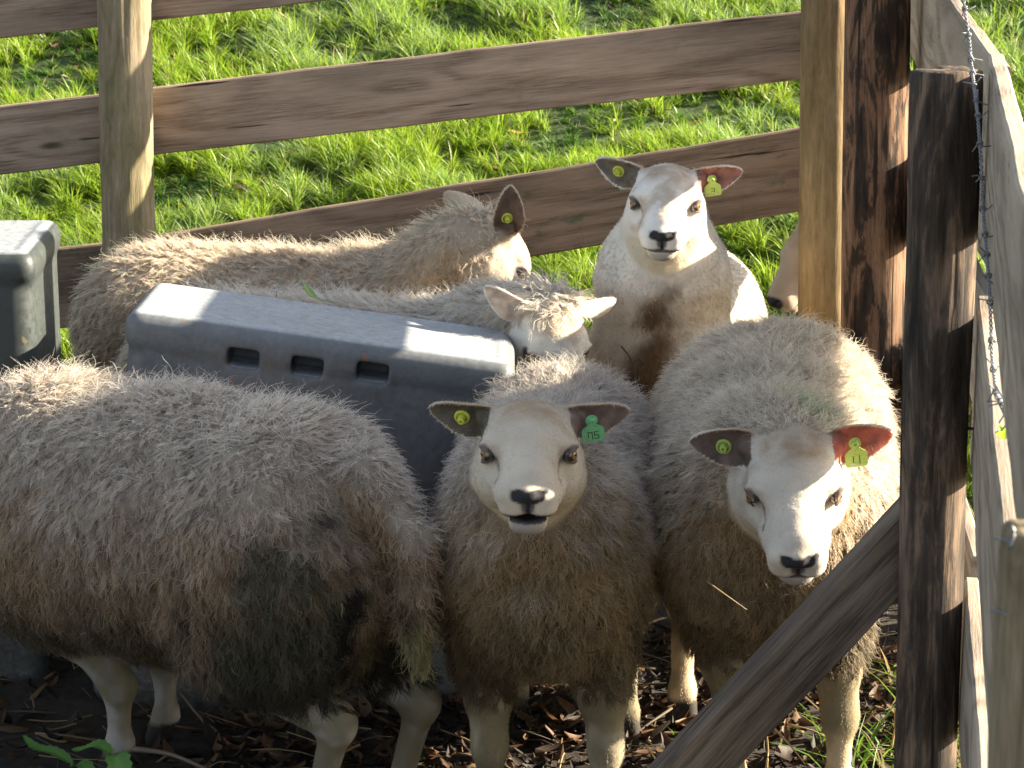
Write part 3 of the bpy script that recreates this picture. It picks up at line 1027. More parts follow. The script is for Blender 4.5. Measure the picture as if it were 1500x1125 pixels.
# grey one in the middle, leaning down to the right
tl, tr = P(183, 456, 4.46), P(757, 536, 4.46)
ang = math.atan2(tr.z - tl.z, tr.x - tl.x)
W_ = (tr - tl).length; H_ = (tl.z + tr.z) / 2 / math.cos(ang) + 0.06
Mx = Matrix((Vector((math.cos(ang), 0, math.sin(ang))), Vector((0, 1, 0)), Vector((-math.sin(ang), 0, math.cos(ang))))).transposed().to_4x4()
mid = (tl + tr) / 2
Mx.translation = mid - Mx.to_3x3() @ Vector((0, 0, H_))
inv = Mx.inverted()
sl = []
for (u, v) in ((355, 526), (449, 538), (545, 546)):
    q = inv @ P(u, v, 4.46)
    sl.append((q.x, q.z, 0.066, 0.040))
grey_tub = tub('feed_trough', W_, 0.36, H_, sl, M_TUB, Mx, rim=0.078)
tag(grey_tub, 'blue grey plastic trough with three slots, upside down behind the sheep and leaning', 'trough')
# green one at the left edge
t0 = P(46, 374, 4.55)
W2, H2 = 0.62, t0.z + 0.02
M2 = Matrix.Rotation(R(4), 4, 'Z'); M2.translation = Vector((t0.x - W2 / 2, 4.55, -0.02))
green_tub = tub('feed_trough', W2, 0.47, H2, [], M_TUBG, M2, rim=0.07)
tag(green_tub, 'dark green grey plastic tub at the left edge with a sunlit rounded corner', 'trough')


# ---------------------------------------------------------------- sheep
def rot_ypr(yaw, pitch, roll):
    """x forward; pitch > 0 lowers the nose; roll > 0 lowers the animal's left... around the forward axis"""
    return np.array((Matrix.Rotation(yaw, 3, 'Z') @ Matrix.Rotation(pitch, 3, 'Y') @ Matrix.Rotation(roll, 3, 'X')))

EAR_L, EAR_W = 0.108, 0.037
def ear_frame(s, dirv, openv):
    a = nrm(np.array(dirv, float) * np.array([1, s, 1])); c = np.array(openv, float) * np.array([1, s, 1])
    c = nrm(c - a * (a @ c)); b = np.cross(c, a)
    return np.stack([a, b, c], 1), np.array([-0.034, s * 0.060, 0.030])

def ear_w(a):
    t = np.clip((a + 0.012) / (EAR_L + 0.012), 0, 1)
    return EAR_W * (np.clip(np.sin(np.pi * t ** 0.80), 0, 1) ** 0.55 * (1 - 0.12 * t) + 0.001)
def ear_mid(a, b):
    return 0.020 * (np.clip(np.abs(b) / EAR_W, 0, 1.3) ** 2 - 0.55) + 0.004 * np.sin(a * 40)

def ear_field(a, b, c):
    d1 = np.abs(c - ear_mid(a, b)) - 0.0036
    d2 = (np.abs(b) - ear_w(a)) * 0.75
    d2 = np.maximum(d2, np.maximum(-a - 0.012, a - EAR_L) * 1.0)
    k = 0.004
    h = np.clip(0.5 + 0.5 * (d1 - d2) / k, 0, 1)
    return (d2 + (d1 - d2) * h + k * h * (1 - h)).astype(np.float32)

def curves_obj(name, pts, rad, cols, mat, parent):
    n, k, _ = pts.shape
    hc = bpy.data.hair_curves.new(name)
    hc.add_curves([k] * n)
    hc.position_data.foreach_set('vector', np.ascontiguousarray(pts, dtype=np.float32).ravel())
    r = hc.attributes.get('radius') or hc.attributes.new('radius', 'FLOAT', 'POINT')
    r.data.foreach_set('value', np.ascontiguousarray(rad, dtype=np.float32).ravel())
    c = hc.attributes.new('Col', 'FLOAT_COLOR', 'CURVE')
    cc = np.ones((n, 4), dtype=np.float32); cc[:, :3] = cols
    c.data.foreach_set('color', cc.ravel())
    hc.materials.append(mat)
    o = bpy.data.objects.new(name, hc)
    C.objects.link(o)
    o.parent = parent
    return o

def disc_mesh(outline, thick, hole=None):
    """flat plate with the outline in x,y; thickness along z"""
    n = len(outline)
    V = [(x, y, 0) for x, y in outline] + [(x, y, thick) for x, y in outline]
    F = [tuple(range(n))[::-1], tuple(range(n, 2 * n))]
    F += [(i, (i + 1) % n, n + (i + 1) % n, n + i) for i in range(n)]
    return V, F

def lathe(profile, sides=20):
    V, F = [], []
    for (r, z) in profile:
        for k in range(sides):
            t = 2 * math.pi * k / sides
            V.append((r * math.cos(t), r * math.sin(t), z))
    for i in range(len(profile) - 1):
        for k in range(sides):
            F.append((i * sides + k, i * sides + (k + 1) % sides, (i + 1) * sides + (k + 1) % sides, (i + 1) * sides + k))
    F.append(tuple(range(sides))[::-1]); F.append(tuple((len(profile) - 1) * sides + k for k in range(sides)))
    return V, F

DIG = {'0': [(1, 0, 0, 0), (1, 0, 1, 2), (1, 2, 0, 2), (0, 2, 0, 0)], '1': [(.5, 0, .5, 2)], '2': [(0, 2, 1, 2), (1, 2, 1, 1), (1, 1, 0, 1), (0, 1, 0, 0), (0, 0, 1, 0)],
       '3': [(0, 2, 1, 2), (1, 2, 1, 0), (0, 1, 1, 1), (0, 0, 1, 0)], '5': [(1, 2, 0, 2), (0, 2, 0, 1), (0, 1, 1, 1), (1, 1, 1, 0), (1, 0, 0, 0)], '8': [(0, 0, 1, 0), (1, 0, 1, 2), (1, 2, 0, 2), (0, 2, 0, 0), (0, 1, 1, 1)], '6': [(1, 2, 0, 2), (0, 2, 0, 0), (0, 0, 1, 0), (1, 0, 1, 1), (1, 1, 0, 1)], '9': [(1, 1, 0, 1), (0, 1, 0, 2), (0, 2, 1, 2), (1, 2, 1, 0)], '7': [(0, 2, 1, 2), (1, 2, .4, 0)], '4': [(0, 2, 0, 1), (0, 1, 1, 1), (1, 2, 1, 0)]}

def tag_mesh(kind, mat, parent, M, digits='05'):
    if kind == 'button':
        V, F = lathe([(0.0125, 0), (0.0135, 0.001), (0.0135, 0.0040), (0.0120, 0.0055), (0.0100, 0.0055), (0.0092, 0.0015), (0.0068, 0.0015), (0.0062, 0.016), (0.0054, 0.0175), (0.0026, 0.0175), (0.0022, 0.013)], 24)
    else:
        out = []
        for k in range(15):                                # round head, then a skirt that widens: hangs along -y
            t = math.pi * (1.28 - 1.56 * k / 14)
            out.append((0.0105 * math.cos(t), 0.0105 * math.sin(t)))
        out += [(0.0095, -0.010), (0.0165, -0.015), (0.0190, -0.020), (0.0190, -0.038), (0.0172, -0.0415), (0.0140, -0.0425), (-0.0140, -0.0425), (-0.0172, -0.0415), (-0.0190, -0.038), (-0.0190, -0.020), (-0.0165, -0.015), (-0.0095, -0.010)]
        V, F = disc_mesh(out[::-1], 0.0016)
        v2, f2 = lathe([(0.0062, 0.001), (0.0062, 0.004), (0.0045, 0.0075), (0.002, 0.0075), (0.0018, 0.005)], 16)
        o = len(V); V = V + v2; F = F + [tuple(q + o for q in g) for g in f2]
    ob = mesh_obj('ear_tag', V, F, mat, parent, False)
    ob.matrix_local = M
    if kind != 'button':
        V, F = [], []
        sc = 0.0068
        for q, ch in enumerate(digits):
            x0 = -sc * (len(digits) * 1.55 - 0.55) / 2 + q * sc * 1.55; y0 = -0.0365
            for (ax, ay, bx, by) in DIG[ch]:
                p = Vector((x0 + ax * sc, y0 + ay * sc)); q2 = Vector((x0 + bx * sc, y0 + by * sc))
                d = (q2 - p).normalized() * 0.0007; nn = Vector((-d.y, d.x))
                i = len(V)
                for c_ in (p - d - nn, q2 + d - nn, q2 + d + nn, p - d + nn): V.append((c_.x, c_.y, 0.0019))
                F.append((i, i + 1, i + 2, i + 3))
        mesh_obj('number', V, F, M_TAG_INK, ob, False)
    return ob

def make_sheep(label, group, pos, yaw, head, hpr, scale=1.0, hs=1.1, wool=0.032, tone=((0.50, 0.44, 0.37), (0.36, 0.285, 0.20), (0.10, 0.075, 0.05)),
               ears=None, tags=(), mouth=0.0, patches=(), shorn=False, strands=56000, fuzz=26000, tail=None, legs=None, face=(0.74, 0.68, 0.60), seed=0, body=1.0, head_detail=True,
               deep=0.0, nk=1.0, streak=0.45, rump=0.0, legcut=0.28, wl=-0.055, poll=0.0, earcol=(0.30, 0.15, 0.12), legcol=(0.55, 0.47, 0.36), neck_r=0.115, light_face=True, nose=(0.035, 0.033, 0.038)):
    x0, y0 = pos
    z0 = float(gz(x0, y0))
    root = empty('sheep', (x0, y0, z0), yaw)
    tag(root, label, 'sheep', group)
    Ry = np.array(Matrix.Rotation(-yaw, 3, 'Z'))
    hw = np.array(head, float) - np.array([x0, y0, z0])
    ho = Ry @ hw                                           # head origin in sheep space
    Rh = Ry @ rot_ypr(hpr[0], hpr[1], hpr[2])
    # head frame is scaled by hs
    s = scale
    q = lambda v: tuple(np.array(v) * s)
    # ------------------------------------------------ grid
    hb = 0.21 * hs
    lo = np.array([-0.66, -0.33, -0.02]) * s; hi = np.array([0.60, 0.33, 0.85]) * s
    lo = np.minimum(lo, ho - hb); hi = np.maximum(hi, ho + hb)
    fine = 0.0034 if head_detail else 0.006
    ax = [axis(lo[i], hi[i], ho[i] - hb, ho[i] + hb, fine, 0.014) for i in range(3)]
    f = Field(*ax)
    B = body
    f.ell(q((-0.02, 0, 0.535 - deep)), q((0.40, 0.185 * B, 0.200 + deep)), 0.05)
    f.ell(q((-0.27, 0, 0.535 - deep)), q((0.22, 0.195 * B, 0.205 + deep)), 0.06)
    f.ell(q((0.24, 0, 0.515 - deep)), q((0.20, 0.170 * B, 0.205 + deep)), 0.06)
    if rump: f.ell(q((-0.29, 0, 0.61)), q((0.19, 0.175 * B, 0.14 + rump)), 0.06)
    # neck
    base = np.array(q((0.27, 0, 0.57)))
    hn = ho + Rh @ (np.array([-0.055, 0, -0.035]) * hs)
    mid = (base + hn) / 2 + np.array([0, 0, 0.0])
    f.cone(base, mid, 0.150 * s, neck_r * s, 0.06)
    f.cone(mid, hn, neck_r * s, 0.078 * hs, 0.05)
    # legs
    LG = legs or {}
    for sd in (1, -1):
        k = 'FL' if sd > 0 else 'FR'
        fx, fy = LG.get(k, (0.26, 0.105 * sd))
        f.cone(q((0.22, 0.10 * sd, 0.42)), q((0.24 * .5 + fx * .5, fy * .6 + .04 * sd, 0.27)), 0.085 * s, 0.045 * s, 0.04)
        f.cone(q((0.24 * .5 + fx * .5, fy * .6 + .04 * sd, 0.28)), q((fx - .005, fy, 0.17)), 0.040 * s, 0.031 * s, 0.02)
        f.ell(q((fx, fy, 0.175)), q((0.031, 0.028, 0.036)), 0.02)
        f.cone(q((fx, fy, 0.17)), q((fx + 0.0, fy, 0.065)), 0.025 * s, 0.020 * s, 0.015)
        f.ell(q((fx, fy, 0.058)), q((0.030, 0.029, 0.026)), 0.015)
        for e in (-1, 1):
            f.cone(q((fx + 0.008, fy + 0.012 * e, 0.045)), q((fx + 0.022, fy + 0.015 * e, 0.008)), 0.017 * s, 0.019 * s, 0.006)
        k = 'HL' if sd > 0 else 'HR'
        fx, fy = LG.get(k, (-0.32, 0.11 * sd))
        f.ell(q((-0.30, 0.10 * sd, 0.44)), q((0.15, 0.09, 0.17)), 0.05)
        f.cone(q((-0.24, 0.11 * sd, 0.36)), q((fx - 0.045, fy, 0.235)), 0.085 * s, 0.036 * s, 0.03)
        f.ell(q((fx - 0.045, fy, 0.225)), q((0.034, 0.026, 0.034)), 0.02)
        f.cone(q((fx - 0.045, fy, 0.22)), q((fx, fy, 0.070)), 0.026 * s, 0.021 * s, 0.015)
        f.ell(q((fx, fy, 0.060)), q((0.031, 0.029, 0.027)), 0.015)
        for e in (-1, 1):
            f.cone(q((fx + 0.008, fy + 0.012 * e, 0.045)), q((fx + 0.022, fy + 0.015 * e, 0.008)), 0.017 * s, 0.019 * s, 0.006)
    if tail:
        ta, tb, tc = tail
        f.cone(ta, tb, 0.045, 0.040, 0.02); f.cone(tb, tc, 0.040, 0.024, 0.015)
    # head, in head units
    def hp(v): return ho + Rh @ (np.array(v, float) * hs)
    HF = (Rh, ho)
    def he(c, r, k=0.02, op='u'): f.ell(np.array(c) * hs, np.array(r) * hs, k, op, HF)
    def hc(a, b, ra, rb, k=0.02, op='u'): f.cone(np.array(a) * hs, np.array(b) * hs, ra * hs, rb * hs, k, op, HF)
    he((-0.012, 0, 0.004), (0.078, 0.070, 0.062), 0.02)
    he((0.030, 0, 0.008), (0.062, 0.064, 0.052), 0.02)
    hc((0.030, 0, -0.006), (0.140, 0, -0.026), 0.056, 0.038, 0.02)
    hc((-0.02, 0, -0.050), (0.128, 0, -0.060), 0.064, 0.033, 0.03)
    for e in (1, -1):
        he((0.002, 0.050 * e, -0.045), (0.060, 0.037, 0.054), 0.03)
        he((0.090, 0.028 * e, -0.042), (0.062, 0.028, 0.034), 0.02)
        he((0.158, 0.022 * e, -0.036), (0.028, 0.026, 0.025), 0.012)
        he((0.160, 0.021 * e, -0.053), (0.026, 0.024, 0.015), 0.008)
        he((0.034, 0.056 * e, 0.019), (0.032, 0.016, 0.012), 0.012)
        he((0.046, 0.058 * e, -0.002), (0.024, 0.016, 0.019), 0.010)
    he((0.150, 0, -0.076 - 0.010 * mouth), (0.028, 0.030, 0.017), 0.010)
    he((0.172, 0, -0.026), (0.020, 0.022, 0.016), 0.008)
    # carve
    for e in (1, -1):
        he((0.053, 0.074 * e, -0.0005), (0.0185, 0.014, 0.0105), 0.004, 's')
        he((0.098, 0.066 * e, -0.012), (0.040, 0.014, 0.018), 0.025, 's')
        hc((0.066, 0.064 * e, -0.008), (0.088, 0.050 * e, -0.024), 0.0040, 0.0025, 0.010, 's')
        hc((0.194, 0.0085 * e, -0.031), (0.186, 0.0185 * e, -0.022), 0.0030, 0.0042, 0.004, 's')
        hc((0.186, 0.0185 * e, -0.022), (0.176, 0.0265 * e, -0.022), 0.0042, 0.0024, 0.004, 's')
        hc((0.190, 0, -0.0625), (0.170, 0.027 * e, -0.062), 0.0022 + 0.001 * mouth, 0.0022, 0.003, 's')
        hc((0.170, 0.027 * e, -0.062), (0.128, 0.036 * e, -0.056), 0.0022, 0.0012, 0.003, 's')
    hc((0.196, 0, -0.040), (0.192, 0, -0.060), 0.0018, 0.0018, 0.004, 's')
    if mouth > 0:
        he((0.176, 0, -0.067), (0.030, 0.027, 0.013 * mouth), 0.003, 's')
    # lids: thin rims above and below the eye
    for e in (1, -1):
        hc((0.032, 0.070 * e, 0.003), (0.050, 0.0740 * e, 0.0120), 0.0045, 0.0048, 0.006)
        hc((0.050, 0.0740 * e, 0.0120), (0.071, 0.066 * e, 0.003), 0.0048, 0.0035, 0.006)
        hc((0.035, 0.069 * e, -0.007), (0.052, 0.0720 * e, -0.0130), 0.0034, 0.0036, 0.006)
        hc((0.052, 0.0720 * e, -0.0130), (0.069, 0.0650 * e, -0.009), 0.0032, 0.003, 0.006)
    ears = ears or [((-0.25, 0.95, 0.10), (0.85, 0.25, -0.15))] * 2      # left, right
    EF = []
    for e, (dv, ov, *wd) in zip((1, -1), ears):
        if wd:
            dv = (Rh.T @ (Ry @ np.array(dv))) * np.array([1, e, 1]); ov = (Rh.T @ (Ry @ np.array(ov))) * np.array([1, e, 1])
        Re, be = ear_frame(e, dv, ov)
        fr = (Rh @ Re, ho + Rh @ (be * hs))
        EF.append(fr)
        hc(be * 0.80, be + Re[:, 0] * 0.012, 0.024, 0.016, 0.018)
        f.apply(lambda X, Y, Z: ear_field(X / hs, Y / hs, Z / hs) * hs, np.array([-0.02, -0.04, -0.03]) * hs, np.array([EAR_L + 0.01, 0.04, 0.03]) * hs, 0.006, 'u', fr)
    V, F = f.mesh()
    # ------------------------------------------------ regions
    def regions(p):
        h = (p - ho) @ Rh / hs
        # distance to the head's core line
        a = np.array([-0.03, 0, -0.015]); b = np.array([0.165, 0, -0.045]); ba = b - a
        t = np.clip(((h - a) @ ba) / (ba @ ba), 0, 1)
        d = np.linalg.norm(h - a - t[:, None] * ba, axis=1)
        face = sstep(0.118, 0.104, d - 0.0) * sstep(wl, wl + 0.017, h[:, 0] - 0.30 * np.clip(-h[:, 2] - 0.02, 0, 1) * 1.2 + 0.012 * np.sin(h[:, 1] * 60))
        ear = np.zeros(len(p)); inner = np.zeros(len(p))
        for (Re, be) in EF:
            e = (p - be) @ Re / hs
            m = (e[:, 0] > 0.004) & (e[:, 0] < EAR_L + 0.01) & (np.abs(e[:, 1]) < 0.042) & (np.abs(e[:, 2]) < 0.03)
            ear = np.maximum(ear, m * sstep(0.0, 0.02, e[:, 0]))
            inn = m & (e[:, 2] > ear_mid(e[:, 0], e[:, 1]) - 0.0005) & (np.abs(e[:, 1]) < ear_w(e[:, 0]) - 0.004)
            inner = np.maximum(inner, inn * (1.0 if Re is EF[0][0] else 2.0))
        leg = sstep(legcut + 0.02, legcut - 0.018, p[:, 2] / s + 0.03 * (fbm(p, 14, seed, 2) - 0.5)) 
        # legs only where the trunk is not
        k0 = np.sqrt(((p[:, 0] / s + 0.02) / 0.47) ** 2 + (p[:, 1] / s / 0.20) ** 2 + ((p[:, 2] / s - 0.54) / 0.235) ** 2)
        leg = leg * sstep(0.98, 1.03, k0)
        if tail:
            leg = leg * (1 - (np.hypot(p[:, 0] - tail[2][0], p[:, 1] - tail[2][1]) < 0.075) * (p[:, 2] > tail[2][2] - 0.06))
        return h, face, ear, inner, leg
    h, face_m, ear_m, inner_m, leg_m = regions(V)
    skinm = np.clip(np.maximum(np.maximum(face_m, ear_m), leg_m), 0, 1)
    woolm = 1 - skinm
    bodypts = woolm > 0.5
    Vr = relax(V, F, 3, 0.5)
    V[bodypts] = Vr[bodypts]
    Vr1 = relax(V, F, 1, 0.35)
    V = np.where((~bodypts & (ear_m < 0.5))[:, None], Vr1, V)
    Nn, area = vnormals(V, F)
    lump = (fbm(V, 11, seed, 3) - 0.5) * 0.022 + (fbm(V, 30, seed + 5, 2) - 0.5) * 0.012
    amp = 0.35 if shorn else 1.25
    V = V + Nn * (lump * woolm * amp * s + (fbm(V, 48, seed + 6, 3) - 0.5) * 0.0045 * face_m * (1 - ear_m) * sstep(0.17, 0.12, h[:, 0]))[:, None]
    # ------------------------------------------------ colour
    T0, T1, T2 = [np.array(t) for t in tone]
    def wool_colour(p, n):
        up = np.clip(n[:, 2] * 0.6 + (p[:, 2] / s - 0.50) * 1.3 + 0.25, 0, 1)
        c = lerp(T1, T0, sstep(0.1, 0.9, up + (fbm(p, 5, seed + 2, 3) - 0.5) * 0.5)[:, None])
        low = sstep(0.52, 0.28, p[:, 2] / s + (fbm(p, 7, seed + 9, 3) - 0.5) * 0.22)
        c = lerp(c, T2, (low * 0.85)[:, None])  # dirty low wool, its albedo lowered further to deepen the shade
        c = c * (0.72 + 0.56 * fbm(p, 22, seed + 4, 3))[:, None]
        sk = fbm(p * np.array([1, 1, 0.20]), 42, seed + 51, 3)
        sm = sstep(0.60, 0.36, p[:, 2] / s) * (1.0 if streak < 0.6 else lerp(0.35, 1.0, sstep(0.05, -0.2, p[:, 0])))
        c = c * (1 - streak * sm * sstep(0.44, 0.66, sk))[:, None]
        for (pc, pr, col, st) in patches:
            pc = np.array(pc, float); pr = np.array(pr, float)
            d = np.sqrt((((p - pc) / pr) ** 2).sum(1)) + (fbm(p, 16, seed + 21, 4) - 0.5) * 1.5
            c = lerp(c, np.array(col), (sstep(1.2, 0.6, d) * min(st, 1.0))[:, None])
        return c
    FC = np.array(face)
    def skin_colour(p, h, inner, leg):
        c = np.tile(FC, (len(p), 1)) * (0.86 + 0.24 * fbm(p, 28, seed + 6, 3))[:, None]
        # stained crown and yellowish jaw
        cr = sstep(0.035, 0.06, h[:, 2]) * sstep(0.08, 0.02, np.abs(h[:, 0])) * fbm(p, 35, seed + 8, 3)
        c = lerp(c, np.array([0.36, 0.25, 0.15]), np.clip(cr * 1.25, 0, 0.85)[:, None])
        jw = sstep(-0.055, -0.10, h[:, 2])
        c = lerp(c, np.array([0.50, 0.38, 0.20]), (jw * 0.6)[:, None])
        c = lerp(c, np.array([0.45, 0.36, 0.26]), (sstep(0.52, 0.75, fbm(p, 22, seed + 61, 4)) * 0.7)[:, None])
        # grey skin round the eyes and the tear line
        for e in (1, -1):
            d = np.sqrt(((h[:, 0] - 0.052) / 1.35) ** 2 + (h[:, 1] - 0.070 * e) ** 2 + (h[:, 2] - 0.0) ** 2)
            c = lerp(c, np.array([0.12, 0.085, 0.075]), (sstep(0.0200, 0.0145, d) * 0.93)[:, None])
            a = np.array([0.066, 0.066 * e, -0.006]); b = np.array([0.102, 0.048 * e, -0.030]); ba = b - a
            t = np.clip(((h - a)[:, [0, 2]] @ ba[[0, 2]]) / (ba[[0, 2]] @ ba[[0, 2]]), 0, 1)
            dd = h - a - t[:, None] * ba
            d = np.sqrt(dd[:, 0] ** 2 + dd[:, 2] ** 2 + (dd[:, 1] / 2.6) ** 2) + 0.0035 * t + 0.0015 * (fbm(p, 70, seed + 33, 2) - 0.5)
            c = lerp(c, np.array([0.075, 0.05, 0.045]), (sstep(0.0105, 0.004, d) * 0.88)[:, None])
        # nose leather: dark rounded pad between the nostrils, running down to the lip
        ns = np.array(nose)
        d = np.sqrt(((h[:, 0] - 0.186) / 2.2) ** 2 + (h[:, 1] / 1.75) ** 2 + ((h[:, 2] + 0.0285) / 0.85) ** 2) + 0.003 * (fbm(p, 90, seed + 1, 2) - 0.5)
        c = lerp(c, ns, sstep(0.0150, 0.0115, d / nk)[:, None])
        d = np.sqrt(((h[:, 0] - 0.186) / 2.2) ** 2 + (h[:, 1] / 0.9) ** 2 + ((h[:, 2] + 0.042) / 1.3) ** 2) + 0.003 * (fbm(p, 90, seed + 2, 2) - 0.5)
        c = lerp(c, ns * 1.6, (sstep(0.0150, 0.0095, d) * 0.85)[:, None])
        for e in (1, -1):
            d = np.sqrt(((h[:, 0] - 0.184) / 1.5) ** 2 + ((h[:, 1] - 0.013 * e) / 1.15) ** 2 + ((h[:, 2] + 0.0265) / 0.78) ** 2)
            c = lerp(c, ns, sstep(0.0165, 0.0130, d + 0.003 * fbm(p, 90, seed, 1))[:, None])
        ph = (np.abs(h[:, 1]) < 0.0035) & (h[:, 0] > 0.165) & (h[:, 2] < -0.03) & (h[:, 2] > -0.062)
        c[ph] = ns
        lips = sstep(0.007, 0.003, np.abs(h[:, 2] + 0.0625)) * sstep(0.125, 0.145, h[:, 0])
        c = lerp(c, np.array([0.075, 0.062, 0.066]), (lips * 0.9)[:, None])
        if mouth > 0:
            im = (h[:, 0] > 0.13) & (np.abs(h[:, 1]) < 0.029) & (np.abs(h[:, 2] + 0.067) < 0.0135 * mouth)
            c[im] = (0.02, 0.012, 0.012)
        chn = sstep(-0.066, -0.074, h[:, 2]) * sstep(0.155, 0.17, h[:, 0])
        c = lerp(c, np.array([0.20, 0.19, 0.20]), (chn * 0.6)[:, None])
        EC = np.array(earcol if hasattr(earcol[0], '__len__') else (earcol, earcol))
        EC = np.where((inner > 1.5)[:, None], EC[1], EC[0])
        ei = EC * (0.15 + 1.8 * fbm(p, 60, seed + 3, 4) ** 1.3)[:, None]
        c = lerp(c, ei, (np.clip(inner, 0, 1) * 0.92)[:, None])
        lc = np.tile(np.array(legcol), (len(p), 1)) * (0.6 + 0.75 * fbm(p, 16, seed + 12, 3))[:, None]
        dirt = sstep(0.64, 0.42, fbm(p, 15, seed + 13, 4)) * 0.8
        lc = lerp(lc, np.array([0.14, 0.115, 0.06]), dirt[:, None])
        lc = lerp(lc, np.array([0.035, 0.03, 0.026]), sstep(0.055, 0.045, p[:, 2] / s)[:, None])
        c = lerp(c, lc, leg[:, None])
        return c
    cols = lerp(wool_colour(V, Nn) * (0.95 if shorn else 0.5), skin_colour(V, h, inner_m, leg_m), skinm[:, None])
    mesh_obj('body', V, F, M_SKIN, root, True, cols)
    # ------------------------------------------------ eyes
    for e in (1, -1):
        c0 = hp((0.0520, 0.0630 * e, 0.0))
        out = nrm(Rh @ np.array([0.38, 0.92 * e, 0.02])); fw = nrm(np.cross(Rh @ np.array([0, 0, 1.0]), out)); upv = np.cross(out, fw)
        rr = 0.0138 * hs
        Vs, Fs = [], []
        nl, ns_ = 12, 20
        for i in range(nl + 1):
            th = math.pi * i / nl
            for j in range(ns_):
                ph_ = 2 * math.pi * j / ns_
                Vs.append((math.sin(th) * math.cos(ph_), math.sin(th) * math.sin(ph_), math.cos(th)))
        for i in range(nl):
            for j in range(ns_):
                Fs.append((i * ns_ + j, (i + 1) * ns_ + j, (i + 1) * ns_ + (j + 1) % ns_, i * ns_ + (j + 1) % ns_))
        Vs = np.array(Vs)
        ob = mesh_obj('eye', Vs, Fs, M_EYE, root, True)
        Me = Matrix(np.stack([fw, upv, out], 1) * rr).to_4x4(); Me.translation = Vector(c0)
        ob.matrix_local = Me
    # ------------------------------------------------ wool and hair
    Nn, area = vnormals(V, F)
    fw_ = woolm[F].mean(1)
    K = 7
    def strands_from(p, n, comb, L, lift, per, spread, clump, curl, r0, colfn, sub):
        G = len(p)
        tang = nrm(np.cross(n, comb)); 
        P0 = np.repeat(p, per, 0); Nr = np.repeat(n, per, 0); Cm = np.repeat(comb, per, 0); Tg = np.repeat(tang, per, 0); Lr = np.repeat(L, per)
        M_ = len(P0)
        rr = spread * np.sqrt(rng.random(M_)); an = rng.random(M_) * 2 * np.pi
        off = Tg * (rr * np.cos(an))[:, None] + nrm(Cm - Nr * (Cm * Nr).sum(1)[:, None]) * (rr * np.sin(an))[:, None]
        Lr = Lr * (0.7 + 0.6 * rng.random(M_))
        ph = rng.random(M_) * 6.28; gph = np.repeat(rng.random(G) * 6.28, per)
        lf = np.repeat(lift * (0.75 + 0.5 * rng.random(G)), per)
        side = np.repeat(rng.normal(size=G) * 0.25, per) + rng.normal(size=M_) * 0.10
        pts = np.zeros((M_, K, 3))
        for i in range(K):
            t = i / (K - 1)
            g = P0 + Nr * (Lr * lf * (t - 0.30 * t * t))[:, None] + Cm * (Lr * (1 - lf * 0.55) * t ** 1.35)[:, None] + Tg * (Lr * side * t)[:, None]
            wv = curl * Lr * t
            g = g + Tg * (wv * np.sin(t * 7 + gph))[:, None] + Nr * (0.5 * wv * np.sin(t * 6 + ph))[:, None]
            pts[:, i] = g + off * (1 - clump * t ** 0.8) - Nr * 0.004 * (1 - t)
        tt = np.linspace(0, 1, K)
        rad = r0 * (1 - 0.75 * tt ** 1.5)[None, :] * (0.7 + 0.6 * rng.random((M_, 1)))
        return pts, rad, np.repeat(colfn, per, 0) * (0.74 + 0.52 * rng.random((M_, 1)))
    out_p, out_r, out_c = [], [], []
    per = 4 if shorn else 9
    G = strands // per
    p, n = sample(V, F, Nn, area, fw_ ** 2, G)
    hh, fm, em, im, lm = regions(p)
    g = np.tile(np.array([-0.45, 0.0, -1.0]), (G, 1)) + rng.normal(size=(G, 3)) * 0.18
    g = g + (fbm(p, 6, seed + 40, 2) - 0.5)[:, None] * np.array([1.2, 0.4, 0])
    comb = g - n * (g * n).sum(1)[:, None]
    comb = nrm(comb)
    L = np.full(G, wool) * (0.75 + 0.5 * fbm(p, 8, seed + 30, 2))
    if shorn: L *= 0.40
    low = sstep(0.42, 0.28, p[:, 2] / s)
    L = L * (1 + (0.1 if shorn else 0.38) * low)
    L = L * (1 - 0.75 * np.clip(fm + em + lm, 0, 1))
    if tail: L = L * np.where((p[:, 0] < tail[1][0] + 0.04) & (np.abs(p[:, 1]) < 0.08), 0.65, 1.0)
    nearhead = sstep(0.20, 0.12, np.linalg.norm(p - ho, axis=1)); L = L * (1 - (0.0 if poll else 0.55) * nearhead)
    L = L * (1 + poll * sstep(0.10, 0.05, np.linalg.norm(hh - np.array([-0.04, 0, 0.05]), axis=1)))
    for (pc, pr, col, st) in patches:
        if st > 1.0:                                    # long matted locks
            d = np.sqrt((((p - np.array(pc)) / np.array(pr)) ** 2).sum(1)); L = L * (1 + 0.6 * (d < 1))
    lift = 0.40 * sstep(-0.1, 0.9, n[:, 2]) + 0.20 + 0.10 * rng.random(G)
    if shorn: lift = lift * 0.5
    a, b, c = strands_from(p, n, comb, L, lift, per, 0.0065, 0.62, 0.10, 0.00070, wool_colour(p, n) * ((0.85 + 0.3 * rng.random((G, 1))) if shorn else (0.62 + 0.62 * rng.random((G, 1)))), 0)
    out_p.append(a); out_r.append(b); out_c.append(c)
    # loose single hairs
    G2 = strands // 7
    p, n = sample(V, F, Nn, area, fw_, G2)
    g = np.tile(np.array([-0.3, 0.0, -0.8]), (G2, 1)) + rng.normal(size=(G2, 3)) * 0.5
    comb = nrm(g - n * (g * n).sum(1)[:, None])
    hh, fm, em, im, lm = regions(p)
    L = np.full(G2, wool * (0.3 if shorn else 1.15)) * (1 + (0 if shorn else 0.5) * sstep(0.5, 0.95, n[:, 2])) * (1 - 0.7 * np.clip(fm + em + lm, 0, 1))
